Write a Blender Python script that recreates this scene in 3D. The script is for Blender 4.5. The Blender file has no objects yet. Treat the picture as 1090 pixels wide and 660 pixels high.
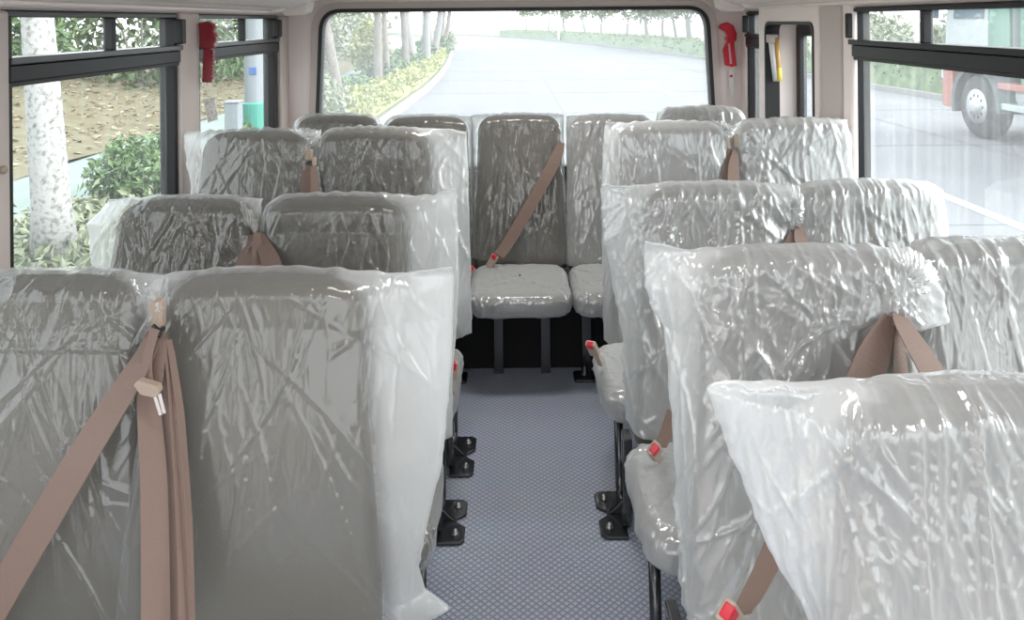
import bpy, math, random
import numpy as np
from mathutils import Vector, Matrix

random.seed(7)
C = bpy.context.scene.collection
F, CX, CY, EYE, ROLL = 851.0, 547.0, 22.0, 1.59, 0.009

def W(px, py, Y):
    """measured photo point at depth Y -> (X, Z)"""
    dx, dy = px - CX, py - CY
    return (dx - dy * ROLL) * Y / F, EYE - (dy + dx * ROLL) * Y / F

def V(px, py, Y):
    x, z = W(px, py, Y)
    return Vector((x, Y, z))

# ------------------------------------------------------------------ materials
def mat(name, col, rough=0.5, metal=0.0, bump=None, spec=0.5, var=None, coat=0.0):
    m = bpy.data.materials.new(name); m.use_nodes = True
    nt = m.node_tree; b = nt.nodes['Principled BSDF']
    b.inputs['Base Color'].default_value = (*col, 1)
    b.inputs['Roughness'].default_value = rough
    b.inputs['Metallic'].default_value = metal
    b.inputs['Specular IOR Level'].default_value = spec
    b.inputs['Coat Weight'].default_value = coat
    tc = nt.nodes.new('ShaderNodeTexCoord')
    if var:
        col2, scale, lo, hi = var
        n = nt.nodes.new('ShaderNodeTexNoise'); n.inputs['Scale'].default_value = scale
        n.inputs['Detail'].default_value = 6
        nt.links.new(tc.outputs['Object'], n.inputs['Vector'])
        r = nt.nodes.new('ShaderNodeValToRGB')
        r.color_ramp.elements[0].position = lo; r.color_ramp.elements[1].position = hi
        r.color_ramp.elements[0].color = (*col, 1); r.color_ramp.elements[1].color = (*col2, 1)
        nt.links.new(n.outputs['Fac'], r.inputs['Fac'])
        nt.links.new(r.outputs['Color'], b.inputs['Base Color'])
    if bump:
        scale, strength = bump
        n = nt.nodes.new('ShaderNodeTexNoise'); n.inputs['Scale'].default_value = scale
        n.inputs['Detail'].default_value = 4
        nt.links.new(tc.outputs['Object'], n.inputs['Vector'])
        bp = nt.nodes.new('ShaderNodeBump'); bp.inputs['Strength'].default_value = strength
        bp.inputs['Distance'].default_value = 0.01
        nt.links.new(n.outputs['Fac'], bp.inputs['Height'])
        nt.links.new(bp.outputs['Normal'], b.inputs['Normal'])
    return m

M = {}
M['seat'] = mat('seat_leatherette', (0.098, 0.087, 0.066), 0.6, bump=(160, 0.15))
M['beige'] = mat('beige_plastic', (0.88, 0.785, 0.75), 0.5, bump=(220, 0.06))
M['beige_dark'] = mat('taupe_plastic', (0.56, 0.49, 0.46), 0.55, bump=(220, 0.06))
M['black'] = mat('black_rubber', (0.012, 0.012, 0.014), 0.5)
M['frame'] = mat('window_frame_black', (0.010, 0.010, 0.012), 0.42, spec=0.35)
M['frame_shine'] = mat('window_frame_satin', (0.08, 0.08, 0.085), 0.3, metal=0.4)
M['steel'] = mat('black_painted_steel', (0.016, 0.017, 0.02), 0.25, spec=0.7, coat=0.4)
M['bolt'] = mat('bolt_zinc', (0.35, 0.35, 0.36), 0.3, metal=0.9)
M['chrome'] = mat('belt_tongue_metal', (0.75, 0.73, 0.70), 0.18, metal=1.0)
M['belt'] = mat('belt_webbing', (0.20, 0.138, 0.112), 0.75, bump=(400, 0.2))
M['buckle'] = mat('buckle_plastic', (0.38, 0.30, 0.24), 0.4)
M['red'] = mat('red_button', (0.55, 0.012, 0.03), 0.35)
M['hammer'] = mat('hammer_red', (0.24, 0.006, 0.018), 0.3, coat=0.3)
M['paper'] = mat('paper_tag', (0.72, 0.71, 0.68), 0.6, var=((0.42, 0.42, 0.42), 90, 0.45, 0.65))
M['white'] = mat('white_plastic', (0.8, 0.8, 0.8), 0.4)
M['amber'] = mat('amber_tube', (0.62, 0.36, 0.12), 0.25)
M['yellow'] = mat('yellow_band', (0.75, 0.62, 0.10), 0.35)
M['near_black'] = mat('matt_near_black', (0.006, 0.006, 0.007), 0.95)
# outside
M['road'] = mat('pale_concrete_road', (0.155, 0.155, 0.162), 0.9, var=((0.18, 0.18, 0.187), 0.6, 0.35, 0.7))
M['paint'] = mat('road_paint', (0.8, 0.8, 0.8), 0.7)
M['seam'] = mat('road_seam', (0.135, 0.135, 0.142), 0.9)
M['curb'] = mat('kerb_stone', (0.26, 0.255, 0.25), 0.85)
M['path'] = mat('green_grey_path', (0.19, 0.235, 0.21), 0.9, var=((0.23, 0.27, 0.25), 1.5, 0.35, 0.7))
M['soil'] = mat('verge_soil', (0.11, 0.13, 0.06), 0.95, var=((0.17, 0.15, 0.10), 5, 0.35, 0.7))
M['slope'] = mat('leaf_litter_slope', (0.135, 0.11, 0.06), 0.95, var=((0.17, 0.16, 0.10), 2.5, 0.35, 0.7))
M['land'] = mat('distant_ground', (0.25, 0.26, 0.21), 0.95)
def leafmat(name, a, b):
    return mat(name, a, 0.45, var=(b, 3.0, 0.35, 0.65))
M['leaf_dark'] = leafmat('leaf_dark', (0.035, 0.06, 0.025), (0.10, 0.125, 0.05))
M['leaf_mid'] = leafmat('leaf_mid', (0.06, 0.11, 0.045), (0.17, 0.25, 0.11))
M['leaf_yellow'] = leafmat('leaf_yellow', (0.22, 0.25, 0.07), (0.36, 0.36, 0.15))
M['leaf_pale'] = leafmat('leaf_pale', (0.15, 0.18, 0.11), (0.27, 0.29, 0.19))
M['leaf_dry'] = leafmat('leaf_dry', (0.17, 0.12, 0.06), (0.33, 0.28, 0.19))
M['bark'] = mat('bark_brown', (0.15, 0.125, 0.11), 0.9, bump=(14, 0.8), var=((0.22, 0.20, 0.18), 6, 0.35, 0.7))
M['bark_white'] = mat('bark_limewashed', (0.34, 0.34, 0.33), 0.9, bump=(30, 0.7), var=((0.12, 0.115, 0.105), 26, 0.5, 0.72))
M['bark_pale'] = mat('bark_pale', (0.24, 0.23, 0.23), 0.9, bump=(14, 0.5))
M['teal'] = mat('teal_paint', (0.05, 0.24, 0.19), 0.4)
M['bluegrey'] = mat('bluegrey_panel', (0.20, 0.225, 0.24), 0.5)
M['blue'] = mat('blue_mark', (0.05, 0.12, 0.30), 0.4)
M['tyre'] = mat('tyre_rubber', (0.05, 0.055, 0.06), 0.85)
M['hub'] = mat('wheel_hub_grey', (0.45, 0.46, 0.48), 0.45, metal=0.3)
M['truck_white'] = mat('truck_paint_white', (0.42, 0.45, 0.45), 0.35)
M['truck_green'] = mat('truck_paint_green', (0.13, 0.26, 0.20), 0.4)
M['truck_red'] = mat('truck_paint_red', (0.36, 0.13, 0.11), 0.45)
M['truck_dark'] = mat('truck_chassis', (0.10, 0.11, 0.12), 0.7)
M['truck_glass'] = mat('truck_cab_glass', (0.10, 0.14, 0.17), 0.08)

def floor_mat():
    m = bpy.data.materials.new('studded_vinyl_floor'); m.use_nodes = True
    nt = m.node_tree; b = nt.nodes['Principled BSDF']; L = nt.links.new
    tc = nt.nodes.new('ShaderNodeTexCoord')
    mp = nt.nodes.new('ShaderNodeMapping'); mp.inputs['Rotation'].default_value = (0, 0, math.radians(45))
    mp.inputs['Scale'].default_value = (1, 1, 1)
    L(tc.outputs['Object'], mp.inputs['Vector'])
    ck = nt.nodes.new('ShaderNodeTexVoronoi'); ck.feature = 'DISTANCE_TO_EDGE'
    ck.inputs['Scale'].default_value = 60; ck.inputs['Randomness'].default_value = 0.0
    ck.voronoi_dimensions = '2D'
    L(mp.outputs['Vector'], ck.inputs['Vector'])
    r = nt.nodes.new('ShaderNodeValToRGB'); r.color_ramp.elements[0].position = 0.04; r.color_ramp.elements[1].position = 0.22
    L(ck.outputs['Distance'], r.inputs['Fac'])
    mix = nt.nodes.new('ShaderNodeMix'); mix.data_type = 'RGBA'
    mix.inputs['A'].default_value = (0.27, 0.295, 0.365, 1); mix.inputs['B'].default_value = (0.50, 0.54, 0.65, 1)
    L(r.outputs['Color'], mix.inputs['Factor'])
    n = nt.nodes.new('ShaderNodeTexNoise'); n.inputs['Scale'].default_value = 7; n.inputs['Detail'].default_value = 6
    L(tc.outputs['Object'], n.inputs['Vector'])
    m2 = nt.nodes.new('ShaderNodeMix'); m2.data_type = 'RGBA'; m2.blend_type = 'MULTIPLY'
    m2.inputs['Factor'].default_value = 0.15
    L(mix.outputs['Result'], m2.inputs['A']); L(n.outputs['Color'], m2.inputs['B'])
    L(m2.outputs['Result'], b.inputs['Base Color'])
    bp = nt.nodes.new('ShaderNodeBump'); bp.inputs['Strength'].default_value = 0.7; bp.inputs['Distance'].default_value = 0.003
    L(r.outputs['Color'], bp.inputs['Height']); L(bp.outputs['Normal'], b.inputs['Normal'])
    b.inputs['Roughness'].default_value = 0.42
    return m
M['floor'] = floor_mat()

def film_mat(name, haze, gloss, scale, strength, zs):
    """thin polythene: see-through, milky, with sharp glints on its creases"""
    m = bpy.data.materials.new(name); m.use_nodes = True
    nt = m.node_tree; nt.nodes.clear(); L = nt.links.new; N = nt.nodes.new
    out = N('ShaderNodeOutputMaterial')
    tc = N('ShaderNodeTexCoord')
    mp = N('ShaderNodeMapping'); mp.inputs['Scale'].default_value = (1, 1, zs)
    L(tc.outputs['Object'], mp.inputs['Vector'])
    no = N('ShaderNodeTexNoise'); no.inputs['Scale'].default_value = scale * 0.25; no.inputs['Detail'].default_value = 2
    L(mp.outputs['Vector'], no.inputs['Vector'])
    wv = N('ShaderNodeVectorMath'); wv.operation = 'SCALE'; wv.inputs['Scale'].default_value = 0.10
    L(no.outputs['Color'], wv.inputs[0])
    ad = N('ShaderNodeVectorMath'); ad.operation = 'ADD'; L(mp.outputs['Vector'], ad.inputs[0]); L(wv.outputs[0], ad.inputs[1])
    hs = []
    for sc_, am in ((scale * 0.45, 1.0), (scale * 1.3, 0.35)):
        vo = N('ShaderNodeTexVoronoi'); vo.feature = 'DISTANCE_TO_EDGE'; vo.inputs['Scale'].default_value = sc_
        L(ad.outputs[0], vo.inputs['Vector'])
        mu = N('ShaderNodeMath'); mu.operation = 'MULTIPLY'; mu.inputs[1].default_value = am; L(vo.outputs['Distance'], mu.inputs[0]); hs.append(mu)
    s3 = N('ShaderNodeMath'); s3.operation = 'ADD'; L(hs[0].outputs[0], s3.inputs[0]); L(hs[1].outputs[0], s3.inputs[1])
    s4 = N('ShaderNodeMath'); s4.operation = 'MULTIPLY'; s4.inputs[1].default_value = -1.0; L(s3.outputs[0], s4.inputs[0]); s3 = s4
    bp = N('ShaderNodeBump'); bp.inputs['Strength'].default_value = strength; bp.inputs['Distance'].default_value = 0.02
    L(s3.outputs[0], bp.inputs['Height'])
    tr = N('ShaderNodeBsdfTransparent'); tr.inputs['Color'].default_value = (0.95, 0.955, 0.95, 1)
    df = N('ShaderNodeBsdfDiffuse'); df.inputs['Color'].default_value = (0.92, 0.94, 0.94, 1)
    tl = N('ShaderNodeBsdfTranslucent'); tl.inputs['Color'].default_value = (0.93, 0.95, 0.95, 1)
    L(bp.outputs['Normal'], df.inputs['Normal']); L(bp.outputs['Normal'], tl.inputs['Normal'])
    a = N('ShaderNodeMixShader'); a.inputs['Fac'].default_value = 0.5
    L(df.outputs[0], a.inputs[1]); L(tl.outputs[0], a.inputs[2])
    # seen edge-on the film is milkier
    lw = N('ShaderNodeLayerWeight'); lw.inputs['Blend'].default_value = 0.35
    L(bp.outputs['Normal'], lw.inputs['Normal'])
    mr = N('ShaderNodeMapRange'); mr.inputs['To Min'].default_value = haze; mr.inputs['To Max'].default_value = min(0.95, haze + 0.45)
    L(lw.outputs['Facing'], mr.inputs['Value'])
    at_ = N('ShaderNodeAttribute'); at_.attribute_name = 'flap_haze'
    ma = N('ShaderNodeMath'); ma.operation = 'MULTIPLY_ADD'; ma.inputs[1].default_value = 0.34
    ma.use_clamp = True
    L(at_.outputs['Fac'], ma.inputs[0]); L(mr.outputs[0], ma.inputs[2])
    b = N('ShaderNodeMixShader'); L(ma.outputs[0], b.inputs['Fac']); L(tr.outputs[0], b.inputs[1]); L(a.outputs[0], b.inputs[2])
    gl = N('ShaderNodeBsdfGlossy'); gl.inputs['Roughness'].default_value = 0.13; gl.inputs['Color'].default_value = (1, 1, 1, 1)
    L(bp.outputs['Normal'], gl.inputs['Normal'])
    fr = N('ShaderNodeMapRange'); fr.inputs['To Min'].default_value = gloss; fr.inputs['To Max'].default_value = min(1, gloss + 0.35)
    L(lw.outputs['Fresnel'], fr.inputs['Value'])
    c = N('ShaderNodeMixShader'); L(fr.outputs[0], c.inputs['Fac']); L(b.outputs[0], c.inputs[1]); L(gl.outputs[0], c.inputs[2])
    L(c.outputs[0], out.inputs['Surface'])
    return m
M['film'] = film_mat('polythene_film', 0.105, 0.036, 36, 0.13, 0.25)
M['film_lit'] = film_mat('polythene_film_lit_crumpled', 0.50, 0.085, 38, 0.22, 0.4)  # same film, more crumpled, with window light put into its whiter haze

def glass_mat(name, haze, tint=(0.97, 0.985, 0.98), streak=0.05):
    m = bpy.data.materials.new(name); m.use_nodes = True
    nt = m.node_tree; nt.nodes.clear(); L = nt.links.new; N = nt.nodes.new
    out = N('ShaderNodeOutputMaterial')
    tc = N('ShaderNodeTexCoord'); mp = N('ShaderNodeMapping'); mp.inputs['Scale'].default_value = (14, 14, 0.8)
    L(tc.outputs['Object'], mp.inputs['Vector'])
    no = N('ShaderNodeTexNoise'); no.inputs['Scale'].default_value = 2.0; no.inputs['Detail'].default_value = 5
    L(mp.outputs['Vector'], no.inputs['Vector'])
    mr = N('ShaderNodeMapRange'); mr.inputs['From Min'].default_value = 0.45; mr.inputs['From Max'].default_value = 0.75
    mr.inputs['To Min'].default_value = haze; mr.inputs['To Max'].default_value = haze + streak
    L(no.outputs['Fac'], mr.inputs['Value'])
    tr = N('ShaderNodeBsdfTransparent'); tr.inputs['Color'].default_value = (*tint, 1)
    tl = N('ShaderNodeBsdfTranslucent'); tl.inputs['Color'].default_value = (0.9, 0.95, 0.95, 1)
    a = N('ShaderNodeMixShader'); L(mr.outputs[0], a.inputs['Fac']); L(tr.outputs[0], a.inputs[1]); L(tl.outputs[0], a.inputs[2])
    gl = N('ShaderNodeBsdfGlossy'); gl.inputs['Roughness'].default_value = 0.02
    fr = N('ShaderNodeFresnel'); fr.inputs['IOR'].default_value = 1.35
    fm = N('ShaderNodeMath'); fm.operation = 'MULTIPLY'; fm.inputs[1].default_value = 0.10; L(fr.outputs[0], fm.inputs[0])
    c = N('ShaderNodeMixShader'); L(fm.outputs[0], c.inputs['Fac']); L(a.outputs[0], c.inputs[1]); L(gl.outputs[0], c.inputs[2])
    L(c.outputs[0], out.inputs['Surface'])
    return m
M['glass'] = glass_mat('window_glass', 0.04, (0.96, 0.985, 0.975), 0.07)
M['glass_rear'] = glass_mat('rear_window_glass', 0.21, streak=0.05)  # extra haze whitens the view, standing in for overexposure and sky glare
M['glass_right'] = glass_mat('side_glass_hazy', 0.075, (0.93, 0.97, 0.975), 0.07)

# ------------------------------------------------------------------ helpers
class MB:
    def __init__(s): s.v = []; s.f = []
    def add(s, vs, fs):
        o = len(s.v); s.v += [tuple(v) for v in vs]; s.f += [tuple(i + o for i in f) for f in fs]; return s
    def box(s, x0, x1, y0, y1, z0, z1):
        vs = [(x, y, z) for x in (x0, x1) for y in (y0, y1) for z in (z0, z1)]
        return s.add(vs, [(0, 1, 3, 2), (4, 6, 7, 5), (0, 4, 5, 1), (2, 3, 7, 6), (0, 2, 6, 4), (1, 5, 7, 3)])
    def obox(s, c, ax, ay, az, hx, hy, hz):
        c = Vector(c); ax, ay, az = (Vector(a).normalized() for a in (ax, ay, az))
        vs = [c + ax * hx * i + ay * hy * j + az * hz * k for i in (-1, 1) for j in (-1, 1) for k in (-1, 1)]
        return s.add(vs, [(0, 1, 3, 2), (4, 6, 7, 5), (0, 4, 5, 1), (2, 3, 7, 6), (0, 2, 6, 4), (1, 5, 7, 3)])
    def tube(s, pts, r, n=12, caps=True):
        pts = [Vector(p) for p in pts]; rr = r if isinstance(r, (list, tuple)) else [r] * len(pts)
        vs = []; up = None
        for i, p in enumerate(pts):
            d = (pts[min(i + 1, len(pts) - 1)] - pts[max(i - 1, 0)]).normalized()
            if up is None:
                up = d.orthogonal().normalized()
            else:
                up = (up - d * up.dot(d))
                up = up.normalized() if up.length > 1e-6 else d.orthogonal().normalized()
            sd = d.cross(up)
            for k in range(n):
                a = 2 * math.pi * k / n
                vs.append(p + (up * math.cos(a) + sd * math.sin(a)) * rr[i])
        fs = []
        for i in range(len(pts) - 1):
            for k in range(n):
                fs.append((i * n + k, i * n + (k + 1) % n, (i + 1) * n + (k + 1) % n, (i + 1) * n + k))
        if caps:
            fs.append(tuple(range(n))[::-1]); fs.append(tuple((len(pts) - 1) * n + k for k in range(n)))
        return s.add(vs, fs)
    def prism(s, poly, axis, a, b):
        """poly in the two other axes, extruded along axis from a to b"""
        def mk(p, t):
            return {'x': (t, p[0], p[1]), 'y': (p[0], t, p[1]), 'z': (p[0], p[1], t)}[axis]
        n = len(poly)
        vs = [mk(p, a) for p in poly] + [mk(p, b) for p in poly]
        fs = [tuple(range(n))[::-1], tuple(range(n, 2 * n))] + [(i, (i + 1) % n, n + (i + 1) % n, n + i) for i in range(n)]
        return s.add(vs, fs)
    def lathe(s, prof, c, axis='x', n=32):
        """prof: (radius, along)"""
        vs = []
        for r, t in prof:
            for k in range(n):
                a = 2 * math.pi * k / n
                u, w = r * math.cos(a), r * math.sin(a)
                p = {'x': (t, u, w), 'y': (u, t, w), 'z': (u, w, t)}[axis]
                vs.append((p[0] + c[0], p[1] + c[1], p[2] + c[2]))
        fs = [(i * n + k, i * n + (k + 1) % n, (i + 1) * n + (k + 1) % n, (i + 1) * n + k) for i in range(len(prof) - 1) for k in range(n)]
        fs.append(tuple(range(n))[::-1]); fs.append(tuple((len(prof) - 1) * n + k for k in range(n)))
        return s.add(vs, fs)
    def build(s, name, m, parent=None, smooth=False, bevel=0, loc=None):
        me = bpy.data.meshes.new(name)
        vs = s.v
        if loc is not None:
            vs = [(a - loc[0], b - loc[1], c - loc[2]) for a, b, c in vs]
        me.from_pydata(vs, [], s.f); me.materials.append(M[m] if isinstance(m, str) else m)
        import bmesh
        bm = bmesh.new(); bm.from_mesh(me); bmesh.ops.recalc_face_normals(bm, faces=bm.faces); bm.to_mesh(me); bm.free()
        if smooth: me.polygons.foreach_set('use_smooth', [True] * len(me.polygons))
        o = bpy.data.objects.new(name, me); C.objects.link(o)
        if loc is not None: o.location = loc
        if parent:
            o.parent = parent
            # parts are written in world coordinates; parents are unrotated empties
            pl = world_loc(parent)
            o.location = Vector(o.location) - pl
        if bevel:
            b = o.modifiers.new('bevel', 'BEVEL'); b.width = bevel; b.segments = 3; b.limit_method = 'ANGLE'
            me.polygons.foreach_set('use_smooth', [True] * len(me.polygons))
            wn = o.modifiers.new('wn', 'WEIGHTED_NORMAL')
        return o

def world_loc(o):
    l = Vector((0, 0, 0))
    while o: l += Vector(o.location); o = o.parent
    return l

def nmesh(name, verts, faces, m, parent=None, smooth=True):
    """numpy grid mesh of quads, world coordinates"""
    me = bpy.data.meshes.new(name)
    verts = np.asarray(verts, dtype=np.float32); faces = np.asarray(faces, dtype=np.int32)
    k = faces.shape[1]
    me.vertices.add(len(verts)); me.vertices.foreach_set('co', verts.ravel())
    me.loops.add(faces.size); me.loops.foreach_set('vertex_index', faces.ravel())
    me.polygons.add(len(faces)); me.polygons.foreach_set('loop_start', np.arange(0, faces.size, k, dtype=np.int32))
    me.polygons.foreach_set('use_smooth', np.full(len(faces), smooth, dtype=bool))
    me.update(calc_edges=True); me.validate()
    me.materials.append(M[m])
    o = bpy.data.objects.new(name, me); C.objects.link(o)
    if parent:
        o.parent = parent; o.location = -world_loc(parent)
    return o

def tag(o, label=None, cat=None, group=None, kind=None):
    if label: o['label'] = label
    if cat: o['category'] = cat
    if group: o['group'] = group
    if kind: o['kind'] = kind
    return o

def thing(name, label, cat, loc, group=None):
    o = bpy.data.objects.new(name, None); C.objects.link(o); o.location = loc
    o.empty_display_size = 0.1
    return tag(o, label, cat, group)

def struct(o): o['kind'] = 'structure'; return o

def ribbon(pts, wdirs, width, thick=0.0022, sub=8):
    """flat webbing along a smooth path"""
    pts = [Vector(p) for p in pts]; wd = [Vector(w).normalized() for w in wdirs]
    if not isinstance(width, (list, tuple)): width = [width] * len(pts)
    P, Wd, Wi = [], [], []
    n = len(pts)
    for i in range(n - 1):
        p0, p1, p2, p3 = pts[max(i - 1, 0)], pts[i], pts[i + 1], pts[min(i + 2, n - 1)]
        for k in range(sub):
            t = k / sub
            P.append(0.5 * ((2 * p1) + (p2 - p0) * t + (2 * p0 - 5 * p1 + 4 * p2 - p3) * t * t + (3 * p1 - p0 - 3 * p2 + p3) * t ** 3))
            Wd.append(wd[i].lerp(wd[i + 1], t).normalized()); Wi.append(width[i] * (1 - t) + width[i + 1] * t)
    P.append(pts[-1]); Wd.append(wd[-1]); Wi.append(width[-1])
    mb = MB(); vs = []
    for i, p in enumerate(P):
        d = (P[min(i + 1, len(P) - 1)] - P[max(i - 1, 0)]).normalized()
        w = (Wd[i] - d * Wd[i].dot(d)).normalized(); nn = d.cross(w)
        h = Wi[i] / 2
        for s, t in ((-1, -1), (1, -1), (1, 1), (-1, 1)):
            vs.append(p + w * h * s + nn * thick / 2 * t)
    fs = []
    for i in range(len(P) - 1):
        for k in range(4):
            fs.append((i * 4 + k, i * 4 + (k + 1) % 4, i * 4 + 4 + (k + 1) % 4, i * 4 + 4 + k))
    fs.append((3, 2, 1, 0)); fs.append(tuple((len(P) - 1) * 4 + k for k in range(4)))
    return mb.add(vs, fs)

# ------------------------------------------------------------------ seat shapes
def superloop(hx, hy, n=56, e=5.0):
    a = np.linspace(0, 2 * np.pi, n, endpoint=False)
    c, s = np.cos(a), np.sin(a)
    return np.stack([hx * np.sign(c) * np.abs(c) ** (2 / e), hy * np.sign(s) * np.abs(s) ** (2 / e)], 1)

class Seat: pass

def prof(S, z, off=0.0, film=False):
    """half width, half thickness, y centre of the backrest at height z"""
    zb, zt = S.zb, S.zt
    s = min(max((z - zb) / (zt - zb), 0), 1)
    k = s * s * (3 - 2 * s)
    hw = S.hwb + (S.hwt - S.hwb) * k
    t = 0.135 - 0.035 * s
    yf = S.Y - S.lean * (1 - s) - 0.018 * math.sin(math.pi * min(1, s * 1.15))
    r = S.r if not film else S.r * 0.9
    top = zt if not film else zt + 0.008
    if z > top - r:
        q = min(1, (z - top + r) / r); hw -= r * (1 - math.sqrt(max(0, 1 - q * q))) * (0.9 if not film else 0.8)
    e = 0.045
    th = t / 2
    if z > top - e:
        q = min(1, (z - top + e) / e)
        th = (th - e if not film else 0.0) + (e if not film else th) * math.sqrt(max(0, 1 - q * q))
        th = max(th, 0.003)
    if not film and z < zb + 0.03:
        q = (zb + 0.03 - z) / 0.03; th -= 0.03 * (1 - math.sqrt(max(0, 1 - q * q)))
    return hw + off, max(th + off * (1 if th > 0.01 else 0.3), 0.002), yf + t / 2

def arch(S, x, z):
    s = np.clip((z - S.zb) / (S.zt - S.zb), 0, 1)
    return -0.012 * s ** 3 * np.clip(np.abs(x - S.cx) / S.hwt, 0, 1.1) ** 2

def backrest(S, parent):
    zs = list(np.linspace(S.zb, S.zb + 0.03, 5)) + list(np.linspace(S.zb + 0.06, S.zt - S.r - 0.01, 16)) + \
        [S.zt - S.r + S.r * math.sin(math.pi / 2 * i / 14) for i in range(15)]
    n = 64; V_ = []
    for z in zs:
        hw, th, yc = prof(S, z)
        lp = superloop(hw, th, n)
        x = lp[:, 0] + S.cx
        V_.append(np.stack([x, lp[:, 1] + yc, z + arch(S, x, np.full(n, z))], 1))
    mb = MB(); vs = np.concatenate(V_).tolist(); L = len(zs)
    fs = [(i * n + k, i * n + (k + 1) % n, (i + 1) * n + (k + 1) % n, (i + 1) * n + k) for i in range(L - 1) for k in range(n)]
    fs.append(tuple(range(n))[::-1]); fs.append(tuple((L - 1) * n + k for k in range(n)))
    mb.add(vs, fs)
    return mb.build('backrest', 'seat', parent, smooth=True)

def hull(P):
    P = sorted(map(tuple, P))
    def half(pts):
        h = []
        for p in pts:
            while len(h) > 1 and (h[-1][0] - h[-2][0]) * (p[1] - h[-2][1]) - (h[-1][1] - h[-2][1]) * (p[0] - h[-2][0]) <= 0: h.pop()
            h.append(p)
        return h
    a = half(P); b = half(P[::-1])
    return np.array(a[:-1] + b[:-1])

def creases(rng, a, z, S, st):
    """piecewise folds of thin film: sharp ridges of finite length, fanning from the top corners"""
    d = np.zeros_like(a)
    H = S.zt - S.zbag
    for k in range(st['n']):
        u = rng.random()
        if u < st['top']:                     # short gathers below the top seam
            z0 = S.zt - rng.random() ** 1.5 * 0.16; L = rng.uniform(0.03, 0.09); w = rng.uniform(0.004, 0.010); amp = rng.uniform(0.0015, 0.004)
            th = rng.normal(0, 0.35)
        elif u < st['top'] + st['long']:      # long hanging folds
            z0 = S.zbag + rng.random() * H; L = rng.uniform(0.12, 0.34); w = rng.uniform(0.006, 0.018); amp = rng.uniform(0.0015, 0.006)
            th = rng.normal(0, st['ang'])
        else:                                 # crumple facets
            z0 = S.zbag + rng.random() * H; L = rng.uniform(0.03, 0.13); w = rng.uniform(0.006, 0.018); amp = rng.uniform(0.0015, 0.005)
            th = rng.uniform(-1.1, 1.1)
        a0 = rng.uniform(-0.42, 0.42)
        if u < st['top'] + st['long']:
            th += a0 * st['fan'] * (1 if rng.random() < 0.8 else -1)
        ca, sa = math.cos(th), math.sin(th)
        da, dz = a - a0, z - z0
        nrm = da * ca + dz * sa; tan = -da * sa + dz * ca
        nrm = nrm + st['curve'] * tan * tan * rng.uniform(-1, 1)
        side = np.where(nrm > 0, 1.0, rng.uniform(0.35, 1.0))
        w *= st['w']
        d += amp * st['amp'] * np.maximum(0, 1 - np.abs(nrm) * side / (w * 1.5)) ** 2 * np.exp(-(tan / L) ** 2)
    for k in range(7):
        f = rng.uniform(8, 30); g = rng.uniform(2, 10); p = rng.uniform(0, 6.28)
        d += st['billow'] / 7 * (1 + np.sin(f * a + g * z + p))
    return d

STY = {'smooth': dict(n=80, top=0.18, long=0.55, fan=1.1, amp=0.62, w=0.5, billow=0.004, ang=0.30, curve=1.0),
       'draped': dict(n=130, top=0.28, long=0.50, fan=1.2, amp=0.85, w=0.55, billow=0.004, ang=0.28, curve=1.2),
       'crumpled': dict(n=210, top=0.34, long=0.26, fan=1.3, amp=1.25, w=0.75, billow=0.004, curve=1.5, ang=0.4),
       'hanging': dict(n=210, top=0.42, long=0.46, fan=0.35, amp=1.1, w=0.6, billow=0.005, curve=0.6, ang=0.13)}

def kn(knots, z):
    """knots: list of (z, value) descending or ascending"""
    ks = sorted(knots); return float(np.interp(z, [k[0] for k in ks], [k[1] for k in ks]))

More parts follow.
